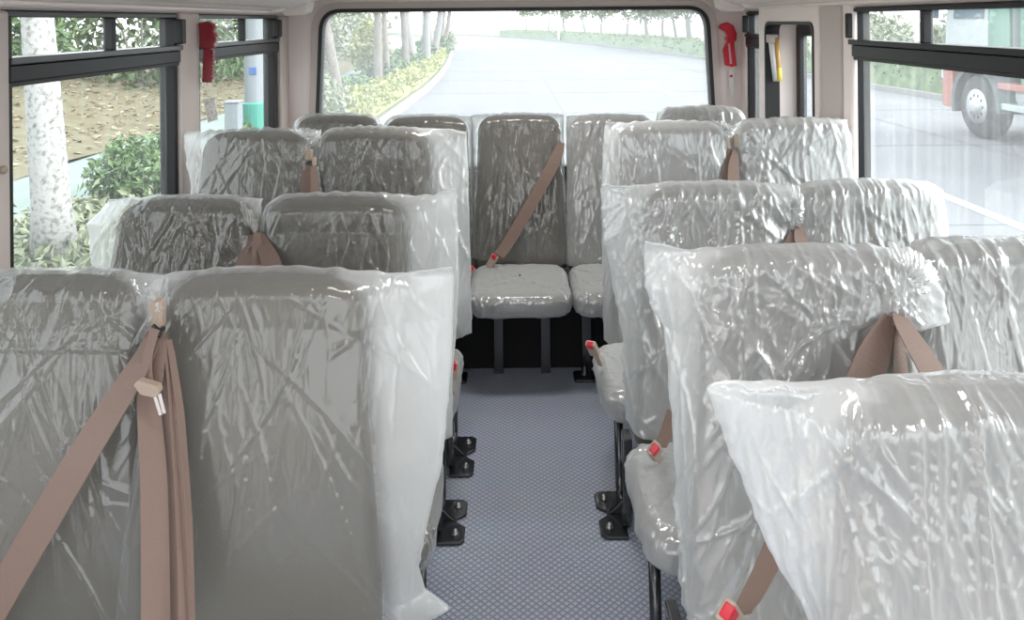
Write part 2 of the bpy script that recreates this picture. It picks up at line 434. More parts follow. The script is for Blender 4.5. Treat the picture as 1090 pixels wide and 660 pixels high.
def cover(S, parent, style, matname, flaps=(), seed=0, res=0.005, ear=()):
    """flaps: list of (knots[(z, X of the tip)], y offset from back centre); a bag wider than its seat"""
    rng = np.random.default_rng(seed)
    z0 = S.zbag; top = S.zt + 0.008
    zs = [z0]
    while zs[-1] < top - 0.05: zs.append(zs[-1] + res)
    n_top = max(14, int(0.07 / res))
    base = zs[-1]
    zs += [base + (top - base) * math.sin(math.pi / 2 * (i + 1) / n_top) for i in range(n_top)]
    per = 2 * (2 * S.hwb + 0.13) + 0.25
    N = int(per / res)
    sgn = 1
    if flaps:
        sgn = 1 if kn(flaps[0][0], top) > S.cx else -1
    X = np.zeros((len(zs), N)); Yy = X.copy(); A = X.copy(); NX = X.copy(); NY = X.copy()
    for i, z in enumerate(zs):
        hw, th, yc = prof(S, z, 0.005, film=True)
        P = superloop(hw, th, 72, 6.0) + np.array([S.cx, yc])
        P = list(map(tuple, P))
        for kno, yo in flaps:
            tx = kn(kno, z)
            if abs(tx - S.cx) > hw + 0.004:
                yy = yc + yo * min(1, th / 0.05)
                P += [(tx, yy - 0.003), (tx, yy + 0.003)]
        Hh = hull(P)
        j = int(np.argmax(Hh[:, 0] * sgn)); Hh = np.roll(Hh, -j, 0)
        Q = np.vstack([Hh, Hh[:1]])
        seg = np.hypot(*(Q[1:] - Q[:-1]).T); cum = np.concatenate([[0], np.cumsum(seg)])
        t = np.linspace(0, cum[-1], N, endpoint=False)
        x = np.interp(t, cum, Q[:, 0]); y = np.interp(t, cum, Q[:, 1])
        X[i], Yy[i] = x, y
        fr = np.where(y < yc)[0]
        jj = fr[np.argmin(np.abs(x[fr] - S.cx))]
        A[i] = t - t[jj]
        tx = np.roll(x, -1) - np.roll(x, 1); ty = np.roll(y, -1) - np.roll(y, 1)
        l = np.hypot(tx, ty) + 1e-9
        NX[i], NY[i] = ty / l, -tx / l
    Zg = np.repeat(np.array(zs)[:, None], N, 1)
    per_ = A.max(1, keepdims=True) - A.min(1, keepdims=True)
    A = np.where(A < -per_ / 2, A + per_, np.where(A > per_ / 2, A - per_, A))
    d = creases(rng, A, Zg, S, STY[style])
    # calm towards the top seam, which ripples up and down instead
    q = np.clip((top - Zg) / 0.025, 0.5, 1)
    d = np.clip(d, 0, 0.03) * q
    X += NX * d; Yy += NY * d
    Z = Zg + arch(S, X, Zg)
    u = np.clip((Zg - (S.zt - 0.05)) / 0.05, 0, 1)
    rip = sum(rng.uniform(0.0003, 0.0013) * np.sin(rng.uniform(20, 150) * X + rng.uniform(0, 6)) for _ in range(6))
    Z += u * (rip + 0.003) + np.clip((Zg - (S.zt - 0.045)) / 0.04, 0, 1) * d * 0.9
    for ex, h, wd in ear:
        Z += np.clip((Zg - (S.zt - 0.12)) / 0.12, 0, 1) * h * np.exp(-((X - ex) / wd) ** 2)
    # wavy free hem
    b = np.clip((z0 + 0.1 - Zg) / 0.1, 0, 1)
    Z += b * 0.02 * np.sin(9 * A + rng.uniform(0, 6))
    vs = np.stack([X, Yy, Z], 2).reshape(-1, 3)
    L = len(zs); i, k = np.meshgrid(np.arange(L - 1), np.arange(N), indexing='ij')
    k2 = (k + 1) % N
    fs = np.stack([i * N + k, i * N + k2, (i + 1) * N + k2, (i + 1) * N + k], 2).reshape(-1, 4)
    # close the seam along the top
    hN = N // 2
    o = (L - 1) * N
    cap = np.array([[o + k, o + k + 1, o + N - 2 - k, o + N - 1 - k] for k in range(0, hN - 1)])
    fs = np.vstack([fs, cap])
    ob = nmesh('plastic_cover', vs, fs, matname, parent)
    # free-hanging flaps: doubled folds, plus back light put into a milkier haze
    HW = np.array([prof(S, z, 0.005, film=False)[0] for z in zs])[:, None]
    lo = np.clip((np.abs(X - S.cx) - HW - 0.004) / 0.035, 0, 1)
    a_ = ob.data.attributes.new('flap_haze', 'FLOAT', 'POINT'); a_.data.foreach_set('value', lo.ravel().astype(np.float32))
    return ob

def pad(S, x0, x1, y0, y1, z0, z1, off, n, rings):
    """puffy cushion as a stack of rounded loops"""
    cx, cy = (x0 + x1) / 2, (y0 + y1) / 2; hx, hy = (x1 - x0) / 2 + off, (y1 - y0) / 2 + off
    e = min(0.05, (z1 - z0) * 0.45)
    z0 -= off; z1 += off
    lv = [(e * (1 - math.sin(a)), z0 + e * (1 - math.cos(a))) for a in np.linspace(0, math.pi / 2, rings)]
    lv += [(e * (1 - math.cos(a)), z1 - e + e * math.sin(a)) for a in np.linspace(0, math.pi / 2, rings)]
    m = min(hx, hy)
    for t in np.linspace(0, 1, rings * 2)[1:]:
        lv.append((e + (m - 0.004 - e) * t, z1 + 0.012 * math.sin(t * math.pi / 2)))
    vs = []
    for ins, z in lv:
        lp = superloop(hx - ins, hy - ins, n, 6.0 if ins < 0.06 else 5)
        vs.append(np.stack([lp[:, 0] + cx, lp[:, 1] + cy, np.full(n, z)], 1))
    L = len(lv); i, k = np.meshgrid(np.arange(L - 1), np.arange(n), indexing='ij'); k2 = (k + 1) % n
    fs = np.stack([i * n + k, i * n + k2, (i + 1) * n + k2, (i + 1) * n + k], 2).reshape(-1, 4)
    return np.concatenate(vs), fs, L

def cushion(S, parent, x0, x1, y0, y1, z0, z1, matname, seed, fine):
    vs, fs, L = pad(S, x0, x1, y0, y1, z0, z1, 0, 64, 8)
    nmesh('cushion', vs, fs, 'seat', parent)
    n = 300 if fine else 220; r = 22 if fine else 16
    vs, fs, L = pad(S, x0, x1, y0, y1, z0, z1, 0.005, n, r)
    rng = np.random.default_rng(seed)
    d = np.zeros(len(vs))
    for k in range(220):
        c = np.array([rng.uniform(x0 - .02, x1 + .02), rng.uniform(y0 - .02, y1), rng.uniform(z0, z1)])
        nv = rng.normal(size=3); nv[2] *= 0.4; nv /= np.linalg.norm(nv)
        q = vs - c; t = q @ nv; rad2 = (q ** 2).sum(1) - t ** 2
        d += rng.uniform(0.002, 0.007) * np.maximum(0, 1 - np.abs(t) / rng.uniform(0.006, 0.014)) ** 1.5 * np.exp(-rad2 / rng.uniform(0.04, 0.12) ** 2)
    cen = np.array([(x0 + x1) / 2, (y0 + y1) / 2, (z0 + z1) / 2])
    dirv = vs - cen; dirv[:, 2] *= 3; dirv /= np.linalg.norm(dirv, axis=1, keepdims=True)
    vs = vs + dirv * np.clip(d, 0, 0.012)[:, None]
    nmesh('cushion_cover', vs, fs, matname, parent)

def leg(parent, x, ya, yb, zt, aisle, plate=True):
    """bent tube leg running back along the floor, bolted down on the aisle side"""
    pts = [(x, ya + 0.02, zt), (x, ya, 0.10), (x, ya + 0.006, 0.05), (x, ya + 0.03, 0.022), (x, yb - 0.03, 0.022), (x, yb - 0.006, 0.05), (x, yb, 0.10), (x, yb + 0.02, zt)]
    g = MB().tube(pts, 0.015, 12).build('leg', 'steel', parent, smooth=True)
    MB().obox((x, ya + 0.02, zt - 0.03), (1, 0, 0), (0, 1, 0), (0, 0, 1), 0.013, 0.035, 0.05).build('leg_bracket', 'steel', g, bevel=0.005)
    if plate: foot_plate(g, x, ya, yb, aisle)
    return g

def foot_plate(g, x, ya, yb, s):
    w = 0.085; ym = (ya + yb) / 2; h = (yb - ya) / 2 + 0.02
    poly = [(x, ym - h), (x + s * (w - .015), ym - h), (x + s * w, ym - h + .015), (x + s * w, ym - h * .30), (x + s * (w - .03), ym - h * .08),
            (x + s * (w - .03), ym + h * .08), (x + s * w, ym + h * .30), (x + s * w, ym + h - .015), (x + s * (w - .015), ym + h), (x, ym + h)]
    p = MB().prism(poly, 'z', 0.001, 0.012).build('foot_plate', 'steel', g, bevel=0.004)
    return p

def foot_parts(g, x, ya, yb, s):
    ym = (ya + yb) / 2; h = (yb - ya) / 2 + 0.02
    for q in (-0.62, 0.62):
        MB().lathe([(0.013, 0.0), (0.013, 0.004), (0.008, 0.006), (0.008, 0.012), (0.005, 0.015)], (x + s * 0.055, ym + q * h, 0.012), 'z', 12).build('bolt', 'bolt', g, smooth=True)
    MB().prism([(x, 0.012), (x + s * 0.05, 0.012), (x + s * 0.03, 0.03), (x, 0.06)], 'y', ym - 0.008, ym + 0.008).build('gusset', 'steel', g, bevel=0.003)

def buckle(parent, p, d, up, scale=1.0):
    """belt buckle: d = long axis pointing to its red button end, up = face normal"""
    p = Vector(p); d = Vector(d).normalized(); up = Vector(up); up = (up - d * up.dot(d)).normalized(); sd = d.cross(up)
    b = MB().obox(p, sd, d, up, 0.019 * scale, 0.038 * scale, 0.011 * scale).build('buckle', 'buckle', parent, bevel=0.006 * scale)
    MB().obox(p + d * 0.028 * scale + up * 0.004 * scale, sd, d, up, 0.012 * scale, 0.0118 * scale, 0.0095 * scale).build('release_button', 'red', b, bevel=0.003 * scale)
    MB().obox(p - d * 0.075 * scale, sd, d, up, 0.010 * scale, 0.042 * scale, 0.004 * scale).build('buckle_stalk', 'buckle', b, bevel=0.002)
    return b

GROUP = 'plastic wrapped bus seats'
def make_seat(label, Y, cx, ytop_px, side, style, filmname, flaps, hwt=0.21, hwb=0.262, zbag=0.35, seed=1, lean=0.12, r=0.075,
              cush=None, legs='pair', ear=(), res=None, rear=False, hem=None):
    S = Seat(); S.Y = Y; S.cx = cx; S.hwt = hwt; S.hwb = hwb; S.lean = lean; S.r = r; S.zb = 0.39 if rear else 0.33
    S.zt = EYE - ((ytop_px - CY) + (cx * F / Y) * ROLL) * (Y + 0.045) / F - 0.010
    S.zbag = zbag
    t = thing('bus_seat', label, 'bus seat', (cx, Y - 0.35, 0), GROUP)
    S.root = t
    backrest(S, t)
    res = res or max(0.0036, Y / F * 1.9)
    cover(S, t, style, filmname, flaps, seed, res, ear)
    x0, x1 = cush or (cx - 0.25, cx + 0.25)
    S.c = (x0, x1)
    yb = Y - lean - 0.012
    dpt = 0.46
    cz = (0.335, 0.43) if rear else (0.275, 0.375)
    cushion(S, t, x0, x1, yb - dpt, yb - 0.004, *cz, 'film_lit' if rear else filmname, seed + 50, Y < 2.6)  # rear cushions take the whiter film, painting in light on their tops
    return S

# ================================================================== THE BUS SHELL
XW = 1.38
Y0, YR = -1.7, 4.80
ZS = 0.72                                     # window sill
def zl(py, px, Y): return W(px, py, Y)[1]
ZT, ZA, ZB_ = 1.612, 1.502, 1.434             # head of the upper panes, top and bottom of the rail

struct(MB().box(-1.46, 1.64, Y0, YR + 0.1, -0.06, 0.0).build('floor', 'floor'))
struct(MB().box(-1.46, 1.64, Y0, YR + 0.1, 1.84, 1.90).build('ceiling', 'beige'))

def wall(name, s, spans):
    mb = MB(); a, b = sorted((s * XW, s * (XW + 0.046)))
    mb.box(a, b, Y0, YR, 0.0, ZS); mb.box(a, b, Y0, YR, 1.63, 1.84)
    for y0, y1 in spans: mb.box(a, b, y0, y1, ZS, 1.63)
    return struct(mb.build(name, 'beige'))
wl = wall('wall_left', -1, [(Y0, -0.6), (0.70, 0.85), (2.02, 2.15), (3.27, 3.44), (4.62, YR)])
wr = wall('wall_right', 1, [(Y0, -0.6), (1.05, 1.20), (3.23, 3.53), (4.34, 4.40), (4.69, YR)])
tn = [0]
def trim(mb, m, **k):
    tn[0] += 1
    return struct(mb.build('trim_%d' % tn[0], m, **k))
# pillars standing proud of the wall
trim(MB().box(-1.38, -1.345, 1.96, 2.135, 0.0, 1.63), 'beige_dark', bevel=0.012)
trim(MB().box(-1.38, -1.352, 3.245, 3.44, 0.0, 1.635), 'beige_dark', bevel=0.010)
trim(MB().box(-1.38, -1.350, 4.63, 4.80, 0.0, 1.63), 'beige_dark', bevel=0.012)
trim(MB().box(1.345, 1.38, 3.30, 3.52, 0.0, 1.70), 'beige_dark', bevel=0.012)
trim(MB().box(1.352, 1.38, 3.205, 3.295, 0.0, 1.68), 'beige', bevel=0.012)
trim(MB().box(1.36, 1.38, 4.70, 4.80, 0.0, 1.66), 'beige', bevel=0.01)
# cove between the side windows and the roof, with its ridges
for s in (-1, 1):
    poly = [(s * 1.46, 1.632), (s * 1.372, 1.632), (s * 1.352, 1.640), (s * 1.345, 1.652), (s * 1.30, 1.660), (s * 1.285, 1.668), (s * 1.24, 1.676),
            (s * 1.18, 1.70), (s * 1.05, 1.755), (s * 0.98, 1.80), (s * 0.94, 1.84), (s * 1.46, 1.84)]
    trim(MB().prism(poly, 'y', Y0, 4.62), 'beige')
    trim(MB().tube([(s * 1.335, Y0, 1.650), (s * 1.335, 4.6, 1.650)], 0.008, 10), 'beige')
    # curtain-rail end and corner cover at the rear corner
    c = MB()
    c.prism([(s * 1.17, 1.80), (s * 1.16, 1.70), (s * 1.17, 1.655), (s * 1.21, 1.632), (s * 1.30, 1.628), (s * 1.315, 1.65), (s * 1.30, 1.70), (s * 1.24, 1.80)], 'y', 4.52, 4.66)
    trim(c, 'beige', bevel=0.012)
    trim(MB().tube([(s * 1.33, 4.35, 1.655), (s * 1.29, 4.44, 1.668), (s * 1.27, 4.50, 1.70), (s * 1.265, 4.53, 1.74)], 0.017, 12), 'beige', smooth=True)

# rear wall with its big window
def rpoly(pts, r, n=8):
    out = []
    N = len(pts)
    for i in range(N):
        p0, p, p1 = Vector(pts[i - 1]), Vector(pts[i]), Vector(pts[(i + 1) % N])
        a, b = (p0 - p).normalized(), (p1 - p).normalized()
        ri = r[i] if isinstance(r, (list, tuple)) else r
        s, e = p + a * ri, p + b * ri
        for k in range(n):
            t = k / (n - 1)
            out.append(tuple((1 - t) ** 2 * s + 2 * t * (1 - t) * p + t * t * e))
    return out
def ring(outer, inner, axis, a, b):
    mb = MB(); n = len(outer)
    def mk(p, t): return {'x': (t, p[0], p[1]), 'y': (p[0], t, p[1])}[axis]
    vs = [mk(p, a) for p in outer] + [mk(p, a) for p in inner] + [mk(p, b) for p in outer] + [mk(p, b) for p in inner]
    fs = []
    for i in range(n):
        j = (i + 1) % n
        fs += [(i, j, n + j, n + i), (2 * n + i, 3 * n + i, 3 * n + j, 2 * n + j), (i, 2 * n + i, 2 * n + j, j), (n + i, n + j, 3 * n + j, 3 * n + i)]
    return mb.add(vs, fs)
gx0, gz1 = W(345, 13.0, YR); gx1, gz2 = W(750, 10.5, YR); gz1 = (gz1 + gz2) / 2
bx0, bx1 = gx0 - 0.045, gx1 + 0.05
glass_poly = [(gx0, gz1), (gx1, gz1), (bx1, 0.72), (bx0, 0.72)]
def grow(P, d): return [(P[0][0] - d, P[0][1] + d), (P[1][0] + d, P[1][1] + d), (P[2][0] + d, P[2][1] - d), (P[3][0] - d, P[3][1] - d)]
rw = rpoly([(-1.46, 1.84), (1.64, 1.84), (1.64, 0.0), (-1.46, 0.0)], 0.001)
ro = rpoly(grow(glass_poly, 0.055), 0.15); rm = rpoly(grow(glass_poly, 0.022), 0.13); ri = rpoly(glass_poly, 0.11)
struct(ring(rw, ro, 'y', YR, YR + 0.1).build('wall_rear', 'beige'))
trim(ring(rpoly(grow(glass_poly, 0.062), 0.16), rm, 'y', YR - 0.018, YR + 0.03), 'beige_dark', smooth=False)
w1 = struct(ring(rm, ri, 'y', YR - 0.026, YR + 0.06).build('window_1', 'black'))
g = MB().add([(p[0], YR + 0.03, p[1]) for p in ri], [tuple(range(len(ri)))]).build('glass_pane', 'glass_rear', w1)
struct(MB().box(-1.36, 1.36, 3.66, 4.79, 0.0, 0.33).box(-1.38, 1.38, 4.70, 4.79, 0.33, 0.70).build('underseat_box_rear', 'near_black'))  # near-black box filling the space under the rear seats
struct(MB().box(-1.38, -1.36, 2.6, 4.7, 0.001, 0.60).build('baseboard_left', 'near_black'))
struct(MB().box(1.36, 1.38, 2.6, 4.7, 0.001, 0.60).build('baseboard_right', 'near_black'))

wn = [1]
def side_window(s, y0, y1, mull, gm, edge=0.05, shine=False):
    wn[0] += 1
    xi, xo = s * (XW - 0.012), s * (XW + 0.05)
    a, b = sorted((xi, xo))
    mb = MB()
    mb.box(a, b, y0, y1, ZT, 1.632); mb.box(a, b, y0, y1, ZS - 0.02, ZS + 0.04)
    mb.box(a, b, y0, y0 + edge * 0.6, ZS, ZT); mb.box(a, b, y1 - edge, y1, ZS, ZT)
    f = struct(mb.build('window_%d' % wn[0], 'frame', bevel=0.003))
    a2, b2 = sorted((s * (XW - 0.025), xo))
    r = MB().box(a2, b2, y0, y1 - 0.004, ZB_, ZA - 0.022).build('rail', 'frame', f, bevel=0.004)
    MB().box(*sorted((s * (XW - 0.030), xo)), y0, y1 - 0.004, ZA - 0.020, ZA).build('rail_ledge', 'frame_shine' if shine else 'frame', f, bevel=0.003)
    MB().box(*sorted((s * (XW - 0.020), s * (XW + 0.02))), y0, y1 - 0.004, ZB_ - 0.012, ZB_ - 0.001).build('pane_gasket', 'black', f)
    MB().box(*sorted((s * (XW - 0.018), s * (XW + 0.01))), y0, y1, ZT + 0.002, ZT + 0.016).build('slide_track', 'frame_shine' if shine else 'frame', f, bevel=0.002)
    if mull:
        MB().box(*sorted((s * (XW - 0.004), s * (XW + 0.03))), mull - 0.013, mull + 0.013, ZA, ZT).build('sliding_stile', 'black', f, bevel=0.003)
    x = s * (XW + 0.022)
    MB().add([(x, y0, ZS), (x, y1, ZS), (x, y1, ZB_), (x, y0, ZB_)], [(0, 1, 2, 3)]).build('glass_pane', gm, f)
    MB().add([(x, y0, ZA), (x, y1, ZA), (x, y1, ZT), (x, y0, ZT)], [(0, 1, 2, 3)]).build('sliding_pane', gm, f)
    l = MB().box(*sorted((s * (XW - 0.045), s * (XW - 0.01))), y1 - edge * 1.1, y1 - 0.01, ZA + 0.006, ZT - 0.004).build('latch', 'frame', f, bevel=0.006)
    return f
side_window(-1, 2.15, 3.27, 2.755, 'glass', 0.05, True)
side_window(-1, 3.44, 4.62, 4.09, 'glass', 0.07, True)
side_window(-1, 0.85, 2.02, 1.45, 'glass')
side_window(-1, -0.6, 0.70, 0.1, 'glass')
side_window(1, 1.20, 3.24, 2.70, 'glass_right', 0.03)
side_window(1, -0.6, 1.05, 0.2, 'glass_right')
side_window(1, 4.40, 4.69, None, 'glass_right', 0.03)

# deep-set rear side window behind a rounded surround
sy0, sy1 = 3.51, 4.36
o = rpoly([(sy1, 1.655), (sy0, 1.655), (sy0, 0.30), (sy1, 0.30)], 0.012)
i_ = rpoly([(4.25, 1.572), (3.56, 1.572), (3.56, 0.74), (4.25, 0.74)], 0.06)
i2 = rpoly([(4.235, 1.558), (3.575, 1.558), (3.575, 0.755), (4.235, 0.755)], 0.055)
trim(ring(o, i_, 'x', 1.335, 1.40), 'beige', bevel=0.006)
wn[0] += 1
w9 = struct(ring(i_, i2, 'x', 1.330, 1.405).build('window_%d' % wn[0], 'black', smooth=False))
ja = rpoly([(4.26, 1.60), (3.545, 1.60), (3.545, 0.72), (4.26, 0.72)], 0.05)
ji = rpoly([(4.243, 1.566), (3.567, 1.566), (3.567, 0.75), (4.243, 0.75)], 0.05)
ring(ja, ji, 'x', 1.405, 1.50).build('jamb', 'beige', w9)
fo = rpoly([(4.29, 1.60), (3.54, 1.60), (3.54, 0.70), (4.29, 0.70)], 0.05)
fi = rpoly([(4.185, 1.50), (3.62, 1.50), (3.62, 0.80), (4.185, 0.80)], 0.03)
ring(fo, fi, 'x', 1.497, 1.53).build('gasket', 'black', w9)
MB().add([(1.515, p[0], p[1]) for p in fi], [tuple(range(len(fi)))]).build('glass_pane', 'glass_right', w9)

# rod in the recess: white tube and amber tube on a bracket
Yr_ = 4.205
t = thing('safety_rod', 'amber and white rod hanging in the deep set rear side window', 'rod', V(826, 60, Yr_))
p = V(822, 41, Yr_)
MB().obox(p, (1, 0, 0), (0, 1, 0), (0, 0, 1), 0.028, 0.018, 0.022).build('bracket', 'beige_dark', t, bevel=0.006)
MB().tube([V(821, 42, Yr_), V(826.0, 86, Yr_)], 0.016, 14).build('rod', 'white', t, smooth=True)
am = MB().tube([V(826.5, 40, Yr_ - 0.01), V(829.5, 86, Yr_ - 0.01)], 0.013, 14).build('tube', 'amber', t, smooth=True)
MB().tube([V(829.0, 72, Yr_ - 0.01), V(829.6, 86.5, Yr_ - 0.01)], 0.0145, 14).build('band', 'yellow', am, smooth=True)

# emergency hammers
def px_prism(pts, Ya, Yb): return MB().prism([W(x, y, (Ya + Yb) / 2) for x, y in pts], 'y', Ya, Yb)
hz = 3.42
t = thing('emergency_hammer', 'dark red emergency hammer with paper tag on the left window pillar', 'hammer', V(222, 55, hz), 'emergency hammers')
px_prism([(212.5, 24.5), (222, 22.5), (227.5, 25), (230, 30), (228.5, 34.5), (231.5, 38.5), (231.5, 43), (229, 46), (230, 49.5), (226, 52.5), (214, 51.5)], hz - 0.018, hz + 0.018).build('hammer_head', 'hammer', t, bevel=0.006)
ser = []
for k in range(9): ser += [(228.8 - k * 0.12, 53 + k * 3.7), (227.0 - k * 0.12, 55 + k * 3.7)]
px_prism([(217.5, 52)] + ser + [(226, 87.5), (216.3, 87.5)], hz - 0.014, hz + 0.014).build('handle', 'hammer', t, bevel=0.003)
tg = px_prism([(216.5, 106), (228, 103.5), (232, 127), (221.5, 130.5)], hz - 0.03, hz - 0.0285).build('tag', 'paper', t)
MB().tube([V(220, 87, hz), V(222.5, 95, hz - 0.02), V(224.5, 104, hz - 0.03)], 0.0016, 6).build('string', 'white', tg)
MB().tube([V(227, 84, hz), V(225.5, 95, hz - 0.02), V(224.5, 104, hz - 0.03)], 0.0016, 6).build('string', 'white', tg)
hz = 4.765
def q(x, y): return (740 + x / 4.717, y / 4.717)
t = thing('emergency_hammer', 'bright red emergency hammer on the right rear corner pillar', 'hammer', V(776, 48, hz), 'emergency hammers')
px_prism([q(*a) for a in ((116, 142), (128, 120), (160, 110), (190, 128), (206, 168), (204, 200), (190, 214), (160, 212), (150, 195), (160, 180), (150, 160), (132, 150))], hz - 0.03, hz + 0.01).build('hammer_head', 'red', t, bevel=0.006)
px_prism([q(*a) for a in ((158, 208), (192, 208), (206, 330), (180, 336), (150, 328), (140, 250))], hz - 0.022, hz + 0.012).build('handle', 'red', t, bevel=0.004)
gs = MB()
for k in range(11):
    gs.obox(V(740 + (170 + k * 0.9) / 4.717, (222 + k * 9.5) / 4.717, hz - 0.022), (1, 0, 0), (0, 1, 0), (0, 0, 1), 0.006, 0.002, 0.0025)
gs.build('grip_ribs', 'white', t)
tg = px_prism([q(*a) for a in ((172, 358), (196, 358), (196, 400), (192, 462), (184, 478), (174, 450), (170, 400))], 4.775, 4.782).build('sticker', 'white', t)
px_prism([q(*a) for a in ((174, 376), (188, 376), (188, 388), (174, 388))], 4.772, 4.776).build('mark', 'red', tg)
k_ = MB().lathe([(0.004, 0), (0.011, 0.004), (0.012, 0.010), (0.008, 0.016), (0.002, 0.018)], (-1.345, 2.09, W(8, 180, 2.1)[1]), 'x', 16).build('coat_hook', 'buckle', smooth=True)
tag(k_, 'small round beige knob on the front left window post', 'hook')

# ================================================================== SEATS
LA, LWc, RA, RWc = -0.565, -1.02, 0.615, 1.10
def K(pairs): return pairs
seats = {}
# --- left, nearest row
seats['L1w'] = make_seat('nearest left window seat, crossed by a wide diagonal tan belt', 1.70, -1.02, 289, -1, 'draped', 'film',
    [([(1.1, -0.762), (0.98, -0.772), (0.9, -0.80)], -0.03)], seed=11)
seats['L1a'] = make_seat('nearest left aisle seat with hanging tan belts at its left edge', 1.70, -0.548, 287, -1, 'smooth', 'film',
    [([(1.08, -0.142), (0.85, -0.146), (0.66, -0.165), (0.52, -0.20), (0.45, -0.215), (0.40, -0.20), (0.365, -0.150), (0.34, -0.19), (0.30, -0.26)], 0.02),
     ([(1.08, -0.792), (0.95, -0.80)], 0.0)],
    zbag=0.30, seed=12, cush=(-0.82, -0.21), ear=[(-0.150, 0.012, 0.03)])
# --- left, second row
seats['L2w'] = make_seat('second left window seat, its cover flared out beside the tree', 2.45, -1.02, 209, -1, 'draped', 'film',
    [([(1.05, -1.27), (0.98, -1.335), (0.85, -1.31), (0.5, -1.28)], 0.02), ([(1.06, -0.79), (0.92, -0.80), (0.84, -0.81)], -0.03)], seed=13)
seats['L2a'] = make_seat('second left aisle seat, behind the nearest left aisle seat', 2.45, LA, 206, -1, 'smooth', 'film',
    [([(1.08, -0.190), (0.8, -0.182), (0.5, -0.20)], 0.03)], seed=14, cush=(-0.82, -0.21), ear=[(-0.19, 0.02, 0.05)])
# --- left, third row
seats['L3w'] = make_seat('third left window seat, under the tagged dark red hammer', 3.16, -1.03, 137, -1, 'draped', 'film',
    [([(1.2, -1.335), (1.1, -1.325), (0.95, -1.29)], 0.02), ([(1.18, -0.79), (1.05, -0.80)], 0.0)], seed=15)
seats['L3a'] = make_seat('third left aisle seat, with a red buckle beside the aisle', 3.16, LA, 135, -1, 'draped', 'film',
    [([(1.2, -0.20), (0.8, -0.185), (0.45, -0.18)], 0.03)], seed=16, cush=(-0.82, -0.205), ear=[(-0.20, -0.015, 0.04)])
# --- right rows
seats['R1a'] = make_seat('nearest right seat, cut off by the lower right picture corner', 1.06, 0.655, 407, 1, 'hanging', 'film_lit',
    [([(1.2, 0.36), (1.09, 0.335), (1.055, 0.285), (0.96, 0.325), (0.85, 0.365), (0.75, 0.42)], 0.06)], hwb=0.285, zbag=0.46, seed=21)
seats['R2a'] = make_seat('second right aisle seat, large crumpled cover, belt buckle at bottom', 1.69, RA, 262, 1, 'crumpled', 'film_lit',
    [([(1.14, 0.285), (1.0, 0.29), (0.92, 0.33), (0.6, 0.345)], 0.05), ([(1.12, 0.855), (1.02, 0.895), (0.955, 0.90), (0.94, 0.83)], -0.04)],
    seed=22, cush=(0.325, 0.88), ear=[(0.30, 0.018, 0.05)])
seats['R2w'] = make_seat('second right window seat, at the right picture edge beside wide belts', 1.72, 1.085, 255, 1, 'hanging', 'film_lit',
    [], seed=23, hwb=0.235)
seats['R3a'] = make_seat('third right aisle seat, with a belt buckle lying on its cushion', 2.45, RA, 194, 1, 'crumpled', 'film_lit',
    [([(1.14, 0.272), (0.9, 0.285), (0.6, 0.335)], 0.05), ([(1.12, 0.865), (0.98, 0.87), (0.92, 0.83)], -0.02)], seed=24, cush=(0.305, 0.88))
seats['R3w'] = make_seat('third right window seat, cover spilling towards the big right window', 2.45, 1.09, 192, 1, 'hanging', 'film_lit',
    [([(1.12, 1.20), (1.06, 1.33), (0.95, 1.335), (0.7, 1.30)], 0.0)], seed=25, hwb=0.235)
seats['R4a'] = make_seat('fourth right aisle seat, with red buckle on a stalk above the aisle', 3.16, 0.62, 129, 1, 'draped', 'film_lit',
    [([(1.2, 0.372), (0.95, 0.350), (0.6, 0.345), (0.3, 0.345)], 0.03)], seed=26, cush=(0.285, 0.88), ear=[(0.38, 0.012, 0.03)])
seats['R4w'] = make_seat('fourth right window seat, below the deep set side window', 3.16, 1.105, 126, 1, 'crumpled', 'film_lit',
    [([(1.22, 1.332), (1.12, 1.328), (0.95, 1.31)], 0.0)], seed=27, hwt=0.218, hwb=0.225)
# --- rear bench seats
rk = dict(zbag=0.43, lean=0.12, rear=True, hwb=0.222, hwt=0.205)
seats['B1'] = make_seat('rear row seat in the far left corner', 3.95, -0.885, 121, 0, 'draped', 'film', [], seed=31, **rk)
seats['B2'] = make_seat('rear row seat second from left, half hidden by third left row', 3.95, -0.44, 122, 0, 'draped', 'film',
    [([(1.12, -0.215), (0.5, -0.20)], 0.0)], seed=32, cush=(-0.68, -0.215), **rk)
seats['B3'] = make_seat('middle rear row seat at the end of the aisle', 3.95, 0.022, 120, 0, 'draped', 'film',
    [([(1.12, -0.215), (0.5, -0.20)], 0.02), ([(1.12, 0.245), (0.5, 0.225)], 0.02)], seed=33, cush=(-0.20, 0.232), **rk)
seats['B4'] = make_seat('rear row seat just right of the middle one', 3.95, 0.475, 121, 0, 'draped', 'film_lit',
    [([(1.12, 0.262), (0.5, 0.262)], 0.02)], seed=34, cush=(0.25, 0.70), **rk)
seats['B5'] = make_seat('rear row seat in the far right corner, crinkled cover top', 3.95, 0.93, 113, 0, 'crumpled', 'film_lit', [], seed=35, **rk)

